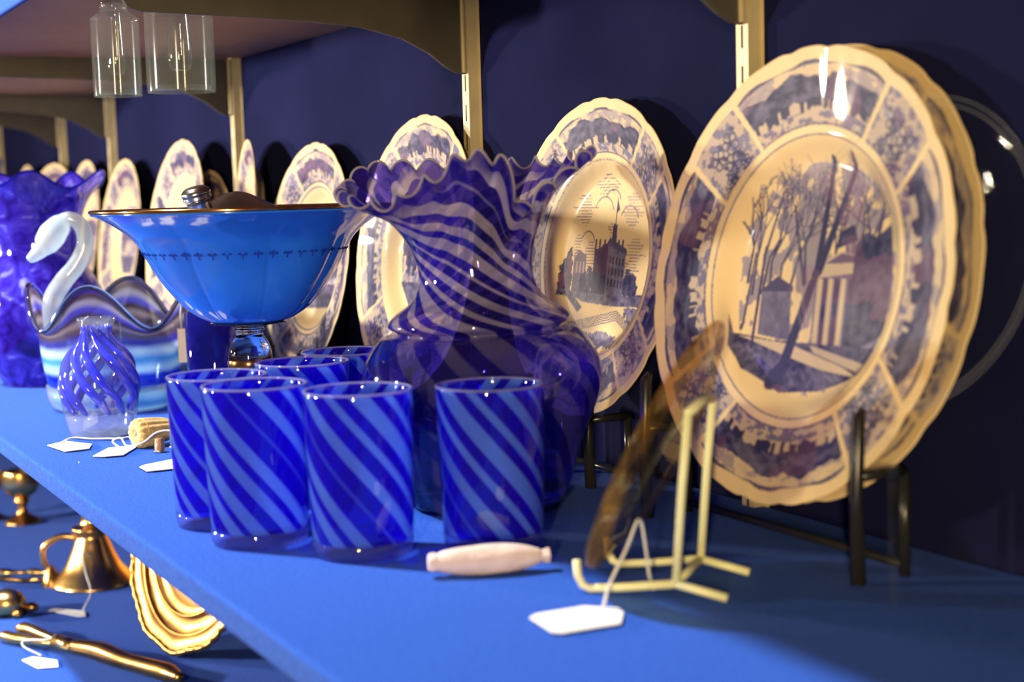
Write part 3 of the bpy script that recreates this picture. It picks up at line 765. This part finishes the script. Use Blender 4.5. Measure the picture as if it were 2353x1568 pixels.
# ------------------------------------------------------------------ swan bowl
SWP = spline([(.055, .0), (.060, .006), (.066, .030), (.070, .055), (.0715, .078), (.074, .094), (.079, .110)], 60)
def swan_fn(r, z, th, t):
    s = max(0, (t - .45) / .55)
    wv = math.cos(4 * th)
    return r * (1 + .03 * s * wv), z + .022 * s * s * wv - .004 * s
def swan_mat(nt):
    at_ = nt.nodes.new('ShaderNodeAttribute'); at_.attribute_name = 'swirl'
    sp_ = nt.nodes.new('ShaderNodeSeparateXYZ'); nt.links.new(at_.outputs['Vector'], sp_.inputs[0])
    n_ = noise_node(nt, 26, 2)
    ad = nt.nodes.new('ShaderNodeMath'); ad.operation = 'MULTIPLY_ADD'; ad.inputs[1].default_value = .06; ad.inputs[2].default_value = -.03
    nt.links.new(n_.outputs['Fac'], ad.inputs[0])
    a2 = nt.nodes.new('ShaderNodeMath'); a2.operation = 'ADD'; nt.links.new(sp_.outputs['Z'], a2.inputs[0]); nt.links.new(ad.outputs[0], a2.inputs[1])
    r_ = ramp_node(nt, a2.outputs[0], [(.0, (.45, .55, .62)), (.06, (.30, .26, .26)), (.12, (.36, .62, .80)), (.2, (.10, .28, .62)), (.27, (.40, .70, .88)), (.33, (.03, .03, .42)), (.38, (.05, .06, .55)),
                                       (.43, (.50, .78, .92)), (.49, (.12, .35, .70)), (.55, (.62, .84, .95)), (.62, (.06, .05, .35)), (.70, (.10, .07, .09)), (.76, (.24, .20, .22)), (.81, (.05, .035, .05)), (.86, (.10, .10, .50)), (.91, (.30, .30, .42)), (.95, (.07, .05, .06)), (1, (.08, .06, .48))])
    r_.color_ramp.interpolation = 'EASE'
    hs = nt.nodes.new('ShaderNodeHueSaturation'); hs.inputs['Value'].default_value = 1.5; hs.inputs['Saturation'].default_value = 1.1; nt.links.new(r_.outputs['Color'], hs.inputs['Color'])
    return (.6, .75, .95), hs.outputs['Color'], .85
GL_SWAN = thin_glass('banded_art_glass', swan_mat, .05)
sw = empty('swan_bowl', 'wavy rimmed bowl banded in blue white and brown with a glass swan neck', 'bowl', (-1.56, .370, 0), VIEW)
bw = link('bowl', lathe(SWP, 160, swan_fn), GL_SWAN, sw)
link('rim_edge', tube([(lambda r_, z_: (r_ * math.cos(a), r_ * math.sin(a), z_))(*swan_fn(SWP[-1][0], SWP[-1][1], a, 1)) for a in np.linspace(0, 2 * PI, 161)[:-1]], .0024, 10, True), GL_SOLID, sw)
link('base', lathe([(.0004, 0), (.055, 0), (.062, .004), (.066, .012), (.0675, .026), (.060, .014), (.0004, .010)], 72), GL_BASE, sw)
if 0: link('inner_liner', lathe([(.0004, .012), (.052, .013), (.063, .045), (.067, .080)], 72), GL_BLUE, sw)
S_ = .000447
def sp2(px, py, y=0.0): return ((px - 262) * S_, y, (935 - py) * S_)
neck = spline([sp2(150, 900, -.01), sp2(140, 780, -.012), sp2(140, 690, -.014), sp2(165, 645, -.014), sp2(195, 610, -.012), sp2(214, 575, -.01), sp2(219, 545, -.01), sp2(211, 516, -.012), sp2(192, 502, -.014), sp2(170, 506, -.016)], 60)
nk_ = link('swan_neck', tube(neck, list(np.interp(np.linspace(0, 1, 60), [0, .3, .6, .9, 1], [.0105, .0098, .0085, .0075, .0070])), 18), GL_OPAL, sw)
head = spline([sp2(190, 502, -.016), sp2(174, 512, -.017), sp2(156, 530, -.018), sp2(140, 552, -.019), sp2(126, 568, -.019), sp2(110, 582, -.020), sp2(95, 592, -.020)], 36)
hd = link('swan_head', tube(head, list(np.interp(np.linspace(0, 1, 36), [0, .18, .38, .55, .68, .85, .97, 1], [.005, .0115, .0142, .0125, .0085, .0062, .0045, .002])), 18), GL_OPAL, nk_)

# ------------------------------------------------------------------ small ribbon vase
RP = spline([(.0005, .0), (.024, .0), (.0285, .003), (.0315, .016), (.0340, .034), (.0345, .048), (.0315, .062), (.0255, .074), (.0175, .084), (.0135, .0915), (.0140, .097), (.0170, .1035), (.0172, .1060), (.0158, .1068), (.0120, .1045), (.0095, .093)], 80)
rv = empty('ribbon_vase', 'small clear glass bud vase with twisted blue ribbons inside', 'vase', (-1.377, .313, 0), VIEW)
link('body', lathe(RP, 80), thin_glass('bud_vase_glass', lambda nt: ((.90, .93, .98), (.80, .86, 1.0), .07), .02, 1.7), rv)
link('base', lathe(spline([(.0005, .0006), (.0235, .0008), (.0278, .0035), (.0305, .013), (.0310, .019), (.024, .0215), (.010, .019), (.0005, .018)], 40), 64), thin_glass('bud_vase_foot_glass', lambda nt: ((.80, .87, .94), (.88, .93, 1.0), .34), .02, 1.7), rv)
RIB = mat_basic('cobalt_cane', (.022, .022, .70), (.07, .09, .90), rough=.10, coat=.2, scale=30)
def rib_path(k, n=46):
    out = []
    rz = spline([(.0270, .022), (.0310, .036), (.0322, .048), (.0295, .062), (.0235, .074), (.0158, .084), (.0118, .092), (.0122, .099)], n)
    for i, (r_, z_) in enumerate(rz):
        a = 2 * PI * k / 10 + .12 * (k % 2) + 2.0 * (1 - i / n) ** 1.2
        out.append((r_ * math.cos(a), r_ * math.sin(a), z_))
    return out
for k in range(10):
    link('ribbon', tube(rib_path(k), list(np.interp(np.linspace(0, 1, 46), [0, .1, .5, .8, 1], [.0018, .0038, .0044, .0028, .0018])), 10), RIB, rv)
link('bubble', blob((.012, .012, .017), (0, 0, .055)), GL_CLEAR, rv)

# ------------------------------------------------------------------ tags and small things
def paper_tag(label, pts, z=.0012, string=None, name='price_tag', marks=None, tilt=None):
    c = np.mean(pts, axis=0)
    e = empty(name, label, 'tag', (c[0], c[1], z))
    o = link('card', prism([(x - c[0], y - c[1]) for x, y in pts], 0, .0006), PAPER, e)
    if tilt: o.rotation_euler = tilt
    if string is not None:
        link('string', tube(spline([(x - c[0], y - c[1], zz - z) for x, y, zz in string], 48), .0008, 8), COTTON, e)
    if marks:
        V, Fc = [], []
        for (x, y, ang, L) in marks:
            k = len(V); dx, dy = math.cos(ang) * L, math.sin(ang) * L
            V += [(x - c[0], y - c[1], .00065), (x - c[0] + dx, y - c[1] + dy, .00065), (x - c[0] + dx - dy * .25, y - c[1] + dy + dx * .25, .00065), (x - c[0] - dy * .25, y - c[1] + dx * .25, .00065)]
            Fc.append((k, k + 1, k + 2, k + 3))
        mk = link('pen_marks', mesh_from('marks', V, Fc, False), INK, e); mk['kind'] = 'stuff'
    return e
paper_tag('white price tag lying in front of the small ribbon vase', [(-1.339, .257), (-1.353, .275), (-1.321, .291), (-1.299, .284), (-1.296, .263)],
          string=[(-1.338, .268, .0025), (-1.352, .281, .004), (-1.345, .296, .0025), (-1.339, .309, .0022), (-1.333, .318, .0022), (-1.333, .330, .003)])
paper_tag('white price tag with a curled string beside the gold pincushion', [(-1.257, .277), (-1.291, .298), (-1.292, .318), (-1.280, .319), (-1.247, .300), (-1.249, .285)],
          string=[(-1.285, .306, .002), (-1.296, .303, .006), (-1.292, .309, .009), (-1.283, .312, .003), (-1.268, .322, .007), (-1.262, .332, .015), (-1.256, .342, .0165), (-1.250, .347, .012), (-1.252, .345, .004), (-1.262, .343, .0015)])
paper_tag('white price tag with faint pen marks half under the leftmost tumbler', [(-1.182, .296), (-1.189, .302), (-1.203, .332), (-1.198, .342), (-1.158, .322), (-1.159, .296)],
          marks=[(-1.180, .308, .9, .004), (-1.183, .315, 2.0, .003), (-1.175, .316, 1.2, .005), (-1.178, .324, .6, .004), (-1.186, .325, 1.4, .003)])
paper_tag('large white price tag lying in front of the wire easel', [(-.640, .347), (-.644, .353), (-.643, .380), (-.630, .392), (-.622, .390), (-.607, .379), (-.609, .347), (-.613, .344)],
          string=[(-.632, .3845, .0025), (-.6310, .3870, .012), (-.6330, .3925, .019), (-.6370, .4020, .029), (-.6400, .4090, .0385), (-.6420, .4125, .0415), (-.6440, .416, .038), (-.6465, .4200, .022), (-.6480, .4225, .010), (-.6500, .4265, .0015)])
# tag hanging from the swan bowl rim
hx = Vector((-1.56, .370, 0)) + rh * .080 - fh * .040
ht = empty('hanging_tag', 'small cream tag hanging by a string from the banded swan bowl', 'tag', (hx.x, hx.y, 0), VIEW)
link('card', box(-.0042, .0042, -.0005, .0005, .048, .082, .0004), mat_basic('cream_tag_paper', (.85, .77, .58), (.80, .72, .54), rough=.8), ht)
link('string', tube([(0, 0, .081), (-.0005, 0, .095), (.0005, .0, .104), (.001, .006, .110)], .0008, 8), COTTON, ht)
ht2 = Vector((-1.377, .313, 0)) - rh * .030 + fh * .036
tg = empty('hanging_tag', 'narrow white tag on a string dangling behind the ribbon vase', 'tag', (ht2.x, ht2.y, 0), VIEW, None)
link('card', box(-.003, .003, -.0004, .0004, .020, .062, .0003), PAPER, tg)
link('string', tube([(0, 0, .061), (.004, .004, .085), (.006, .008, .101), (.010, .012, .104)], .0009, 8), COTTON, tg)

# gold pincushion: pleated barrel on its side
pc = empty('pincushion', 'small pleated gold fabric barrel pincushion beside the ribbon vase', 'pincushion', (-1.285, .330, .0128))
axp = (Vector((.32, -.95, 0)))
pc.rotation_euler = axp.to_track_quat('Z', 'Y').to_euler()
def pc_fn(r, z, th, t):
    return r * (1 + .045 * math.cos(14 * th) * (1 if .1 < t < .95 else .6)), z
clo = link('cloth', lathe(spline([(.0005, -.024), (.006, -.0235), (.0095, -.020), (.0115, -.006), (.0122, .006), (.0112, .011), (.006, .0125), (.0022, .0112), (.0005, .0105)], 40), 112, pc_fn), GOLDCLOTH, pc)
link('button', blob((.0022, .0022, .0012), (0, 0, .0112)), mat_basic('dull_button', (.30, .26, .16), rough=.5), clo)
link('cord', tube([(.0123 * math.cos(a), .0123 * math.sin(a), .0055) for a in np.linspace(0, 2 * PI, 49)[:-1]], .0007, 6, True), GOLDCLOTH, pc)
th_ = empty('thimble', 'brown copper thimble standing next to the gold pincushion', 'thimble', (-1.25, .331, 0), VIEW)
link('cup', lathe(spline([(.0046, 0), (.0047, .0012), (.0043, .0018), (.0041, .006), (.0037, .0110), (.0030, .0120), (.0004, .0124)], 30), 40), COPPER, th_)
link('band', lathe([(.0046, 0), (.0050, .0004), (.0050, .0014), (.0045, .0018)], 40), SILVER, th_)
th_ = empty('thimble', 'taller silver thimble half hidden by the leftmost tumbler', 'thimble', (-1.262, .3485, 0), VIEW)
link('cup', lathe(spline([(.0050, 0), (.0048, .0016), (.0042, .0024), (.0038, .009), (.0030, .0150), (.0018, .0175), (.0004, .0185)], 30), 40), mat_basic('bright_silver', (.75, .73, .70), (.6, .58, .55), rough=.2, metal=1, bump=1, bscale=1800), th_)
link('band', lathe([(.0050, 0), (.0056, .0004), (.0056, .0016), (.0049, .002)], 40), SILVER, th_)
# lint speck
tag(link('lint_speck', blob((.0009, .0006, .0006), (0, 0, .0005), seg=10), PAPER, None, (-1.24, .262, 0)), 'tiny white lint speck on the felt near the shelf edge', 'speck')
# pink wrapped roll
ra, rb = Vector((-.743, .341, .0085)), Vector((-.721, .405, .0085))
pr = empty('wrapped_roll', 'pale pink wrapped roll with pinched ends in front of the tumblers', 'roll', (ra + rb) / 2)
pr.rotation_euler = (rb - ra).to_track_quat('Z', 'Y').to_euler()
def roll_fn(r, z, th, t): return r * (1 + .035 * math.sin(5 * th + z * 160) * (1.8 if t < .2 or t > .8 else .5)), z
link('wrap', lathe(spline([(.0005, -.034), (.0042, -.0338), (.0052, -.031), (.0050, -.0285), (.0062, -.025), (.0076, -.016), (.0083, -.002), (.0080, .010), (.0066, .020), (.0045, .0270), (.0034, .0290), (.0038, .0310), (.0040, .0335), (.0005, .034)], 70), 48, roll_fn), PINK, pr)

# ------------------------------------------------------------------ cream wire easel with an amber glass dish
J1 = Vector((-.6327, .4285, .008)); sdir = Vector((-.657, .754, 0)); udir = Vector((-.754, -.657, 0)); SW_ = .0537
ea = empty('wire_easel', 'cream coated wire easel holding the amber glass dish', 'easel', (J1.x, J1.y, 0))
def L_(p): return Vector((p.x - J1.x, p.y - J1.y, p.z))
WR = .0022
for s_ in (0, 1):
    J = J1 + sdir * SW_ * s_
    fr_ = [J, J + udir * .03 + Vector((0, 0, -.004)), J + udir * .046 + Vector((0, 0, -.0055)), J + udir * .050 + Vector((0, 0, -.004)), J + udir * .0525 + Vector((0, 0, .001)), J + udir * .053 + Vector((0, 0, .009))]
    link('front_arm', tube([L_(p) for p in fr_], WR, 12), WIRE, ea)
    link('rear_leg', tube([L_(J), L_(J - udir * .0265 + Vector((0, 0, -.0057)))], WR, 12), WIRE, ea)
    link('upright', tube([L_(J), L_(J - udir * .004 + Vector((0, 0, .05))), L_(J - udir * .008 + Vector((0, 0, .088)))], WR, 12), WIRE, ea)
link('cross_bar', tube([L_(J1), L_(J1 + sdir * SW_)], WR, 12), WIRE, ea)
topa = J1 - udir * .008 + Vector((0, 0, .088)); topb = topa + sdir * SW_
link('top_bar', tube([L_(topa), L_((topa + topb) / 2 + Vector((0, 0, .002))), L_(topb)], WR, 12), WIRE, ea)
mJ = J1 + sdir * SW_ / 2
bot = mJ + udir * .0490 + Vector((0, 0, .0)); bot.z = .0085
top = mJ - udir * .0165; top.z = .140
R_d = (top - bot).length / 2
dirup = (top - bot).normalized(); nrm = sdir.cross(dirup).normalized()
if nrm.dot(udir) < 0: nrm = -nrm
dish = empty('amber_dish', 'amber tinted glass dish leaning on the cream wire easel', 'dish', (top + bot) / 2)
Mx = Matrix((sdir, nrm.cross(sdir), nrm)).transposed(); dish.rotation_euler = Mx.to_euler()
link('well', lathe(spline([(.0005, -.010), (.030, -.010), (.045, -.009), (.052, -.005), (.056, -.0035)], 30), 96), GL_AMBER, dish)
amb2 = thin_glass('mottled_amber_rim', lambda nt: ((.84, .68, .40), ramp_node(nt, noise_node(nt, 55, 3).outputs['Fac'], [(.4, (.10, .07, .03)), (.6, (.75, .45, .12))]).outputs['Color'], .13), .05, 1.4)
link('rim', lathe(spline([(.056, -.0035), (.064, -.001), (R_d - .0012, .0005), (R_d, .0), (R_d - .0012, -.0015), (.064, -.0035), (.056, -.006)], 40), 96), amb2, dish)

# reflection of a glass bowl, built as a ridged disc on an added leg
cs = empty('bowl_reflection', 'reflection of a clear glass bowl, built in front of the large plate at right', 'reflection', (-.562, .520, .174))
cs.rotation_euler = (rad(78), 0, rad(4))
def reflected_arc(r, z, th, t): return r, z
prof = [(.0005, -.008), (.040, -.008), (.052, -.006), (.062, -.003), (.072, .000), (.077, .001)]
link('glass', lathe(spline(prof, 70), 120), thin_glass('bowl_reflection_glass', lambda nt: ((.97, .98, .97), (.8, .85, .8), .001), .03, 1.03), cs)
REFL_ARC = thin_glass('reflected_arc_glass', lambda nt: ((.99, .99, .99), (1, 1, 1), .14), .15, 1.3)
leg_ = link('added_leg', box(-.003, .003, -.0008, .0008, 0, .100), thin_glass('added_leg_acrylic', lambda nt: ((.98, .98, .98), (.8, .85, .8), .01), .05, 1.1), cs)  # added clear leg that holds up the reflection disc
leg_.matrix_parent_inverse = (Matrix.Translation(cs.location) @ cs.rotation_euler.to_matrix().to_4x4()).inverted(); leg_.location = (-.560, .508, 0)
for rr, zz in ((.077, .001), (.0735, .0002)):
    link('reflected_arc', tube([(rr * math.cos(a), rr * math.sin(a), zz) for a in np.linspace(0, 2 * PI, 121)[:-1]], .00028, 6, True), REFL_ARC, cs)  # pale rings drawn as the bright arcs of the reflection

# window reflections of two jars, built as glass under the upper shelf
for (px, py, r_, lab) in ((-1.33, .332, .0205, 'reflection of a clear glass jar built under the upper shelf, left one'), (-1.275, .372, .0285, 'wider reflection of a clear glass jar built under the upper shelf, right one')):
    j = empty('jar_reflection', lab, 'jar', (px, py, .38), VIEW, 'jar reflections built under the upper shelf')
    link('glass', lathe(spline([(r_ * .55, -.0005), (r_ * .55, -.006), (r_ * .95, -.014), (r_, -.02), (r_, -.075), (r_ * .97, -.079), (r_ * .9, -.0795), (r_ * .86, -.075)], 44), 72), thin_glass('jar_reflection_glass', lambda nt: ((.96, .98, .96), (.85, .92, .85), .05), .10, 1.28), j)
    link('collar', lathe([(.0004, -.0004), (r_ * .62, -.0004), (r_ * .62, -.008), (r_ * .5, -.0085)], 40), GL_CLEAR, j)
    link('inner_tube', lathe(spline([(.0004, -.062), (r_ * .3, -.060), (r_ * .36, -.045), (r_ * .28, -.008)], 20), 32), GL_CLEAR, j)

# ------------------------------------------------------------------ brass on the lower shelf
LZ = -.28
tr = empty('brass_tray', 'oval brass tray with a beaded rope rim leaning on the lower shelf', 'tray', (-1.60, .442, LZ))
TW, THh = .105, .130
def ov(a, kx=1.0, ky=1.0, notch=True):
    n_ = 1 + (.012 * math.cos(12 * a) if notch else 0); return (TW * kx * n_ * math.cos(a), THh * ky * n_ * math.sin(a))
V, Fc = [], []; SEG = 96
rr_ = [(0.02, -.012), (.45, -.012), (.62, -.010), (.68, -.004), (.70, -.0065), (.84, -.004), (.88, .001), (.97, .003), (1, .002)]
for k, z in rr_:
    for j in range(SEG):
        x_, y_ = ov(2 * PI * j / SEG, k, k, k > .8); V.append((x_, y_, z))
for i in range(len(rr_) - 1):
    for j in range(SEG): Fc.append((i * SEG + j, i * SEG + (j + 1) % SEG, (i + 1) * SEG + (j + 1) % SEG, (i + 1) * SEG + j))
rotT = (Matrix.Rotation(rad(22), 3, 'Z') @ Matrix.Rotation(rad(72), 3, 'X')).to_euler()
zc = THh * math.sin(rad(72)) + .006
BRASS_T = mat_basic('warm_tray_brass', (.66, .36, .10), (.52, .26, .07), rough=.34, metal=1, scale=45, bump=.15, bscale=60)
trb = link('dish', mesh_from('tray', V, Fc), BRASS_T, tr, (0, 0.02, zc), rotT)
def rope_path(n=260):
    out = []
    for j in range(n):
        a = 2 * PI * j / n; x_, y_ = ov(a); out.append((x_, y_, .0025))
    return out
link('rope_rim', tube(rope_path(), [.0032 + .0008 * math.sin(j * 1.2) for j in range(260)], 8, True), BRASS_T, tr, (0, .02, zc), rotT)
for kx in (.70, .86):
    link('ring_moulding', tube([(*ov(2 * PI * j / 96, kx, kx, False), -.001) for j in range(96)], .0018, 8, True), BRASS_T, tr, (0, .02, zc), rotT)

cs2 = empty('brass_chamberstick', 'brass flared candle holder with a looped handle on the lower shelf', 'candle holder', (-1.96, .425, LZ), VIEW)
link('cup', lathe(spline([(.052, .0), (.053, .003), (.046, .012), (.036, .024), (.028, .040), (.022, .055), (.019, .064), (.024, .070), (.024, .074), (.014, .078), (.012, .09), (.017, .098), (.010, .106), (.014, .118), (.016, .13), (.0005, .132)], 70), 56), BRASS, cs2)
link('handle', tube(spline([(-.021, 0, .060), (-.040, -.002, .062), (-.060, -.004, .050), (-.062, -.004, .030), (-.050, -.002, .012)], 30), .0042, 10), BRASS, cs2)
box_b = empty('brass_box', 'dark brass box standing behind the brass candle holder', 'box', (-2.02, .545, LZ), rad(8))
link('body', box(-.07, .07, -.03, .03, 0, .075, .004), BRASS_DK, box_b); link('lid', box(-.073, .073, -.033, .033, .0755, .088, .004), BRASS_DK, box_b)
paper_tag('cream tag on a bent string in front of the brass candle holder', [(-1.85, .345), (-1.857, .353), (-1.822, .382), (-1.800, .378), (-1.803, .370)], z=LZ + .0012,
          string=[(-1.815, .376, LZ + .002), (-1.817, .382, LZ + .010), (-1.830, .392, LZ + .022), (-1.865, .395, LZ + .036), (-1.895, .398, LZ + .050), (-1.908, .404, LZ + .053), (-1.915, .412, LZ + .045)])
for (x, y, s_, lab) in ((-2.40, .418, 1.0, 'small brass goblet far back at the left of the lower shelf'), (-2.46, .375, .92, 'second blurred brass goblet at the left edge of the lower shelf')):
    g = empty('brass_goblet', lab, 'goblet', (x, y, LZ), VIEW, 'brass goblets on the lower shelf')
    link('cup', lathe(spline([(.010 * s_, .040 * s_), (.020 * s_, .046 * s_), (.027 * s_, .058 * s_), (.028 * s_, .074 * s_), (.026 * s_, .082 * s_), (.023 * s_, .076 * s_), (.015 * s_, .052 * s_)], 30), 40), BRASS, g)
    link('foot', lathe(spline([(.0005, 0), (.026 * s_, 0), (.024 * s_, .006 * s_), (.010 * s_, .014 * s_), (.007 * s_, .028 * s_), (.012 * s_, .033 * s_), (.009 * s_, .041 * s_)], 30), 40), BRASS_DK, g)
# brass figurine, snuffer and tied cutlery bundle at the lower left
fg = empty('brass_turtle', 'small domed brass figurine at the left edge of the lower shelf', 'figurine', (-1.86, .298, LZ), VIEW)
link('shell', blob((.024, .019, .017), (0, 0, .016)), BRASS, fg); link('head', blob((.009, .006, .006), (.030, 0, .010)), BRASS_DK, fg)
for a in (.7, -.7, 2.4, -2.4): link('foot', blob((.007, .005, .005), (.022 * math.cos(a), .018 * math.sin(a), .005)), BRASS_DK, fg)
sn = empty('brass_snuffer', 'long handled brass candle snuffer lying by the candle holder', 'snuffer', (-2.0, .335, LZ), VIEW)
link('handle', tube(spline([(-.10, 0, .018), (-.06, .004, .022), (-.02, -.002, .019), (.02, .003, .017), (.042, 0, .016)], 30), [.004 + .0016 * math.sin(i * .9) for i in range(30)], 10), BRASS, sn)
link('cone', lathe(spline([(.013, .0), (.0115, .008), (.006, .020), (.0015, .026)], 16), 28), BRASS_DK, sn, (.046, 0, .0))
link('rest', tube(spline([(-.09, .02, .004), (-.04, .022, .006), (.0, .015, .004), (.03, .008, .006)], 20), .003, 8), BRASS_DK, sn)
nb = empty('brass_nutcracker', 'brass nutcracker with paired handles and a tied tag on the lower shelf', 'nutcracker', (-1.66, .325, LZ), 0)
d0 = Vector((-1.754, .287, 0)); d1 = Vector((-1.507, .392, 0)); nb.location = (d0 + d1) / 2 + Vector((0, 0, LZ)); nb.rotation_euler = (0, 0, math.atan2(d1.y - d0.y, d1.x - d0.x))
link('handle', tube(spline([(-.135, .006, .011), (-.115, .008, .013), (-.085, .006, .012), (-.05, .003, .011)], 24), list(np.interp(np.linspace(0, 1, 24), [0, .15, .6, 1], [.004, .0075, .006, .0045])), 12), BRASS, nb)
link('handle', tube(spline([(-.14, -.012, .007), (-.115, -.013, .008), (-.085, -.009, .009), (-.05, -.003, .010)], 24), list(np.interp(np.linspace(0, 1, 24), [0, .15, .6, 1], [.004, .0072, .006, .0045])), 12), BRASS, nb)
link('hinge', tube([(-.052, 0, .011), (-.020, 0, .011)], [.0085, .0075], 14), BRASS, nb)
link('jaw', tube(spline([(-.020, 0, .011), (.02, .003, .012), (.07, -.002, .012), (.13, .002, .010), (.16, 0, .009)], 30), list(np.interp(np.linspace(0, 1, 30), [0, .3, .55, .8, 1], [.0075, .0110, .0085, .0100, .005])), 14), BRASS_DK, nb)
paper_tag('white tag tied to the brass nutcracker', [(-1.662, .279), (-1.668, .292), (-1.640, .312), (-1.615, .308), (-1.622, .288)], z=LZ + .0012,
          string=[(-1.662, .300, LZ + .003), (-1.690, .287, LZ + .008), (-1.700, .290, LZ + .012), (-1.668, .308, LZ + .018), (-1.676, .320, LZ + .020)])
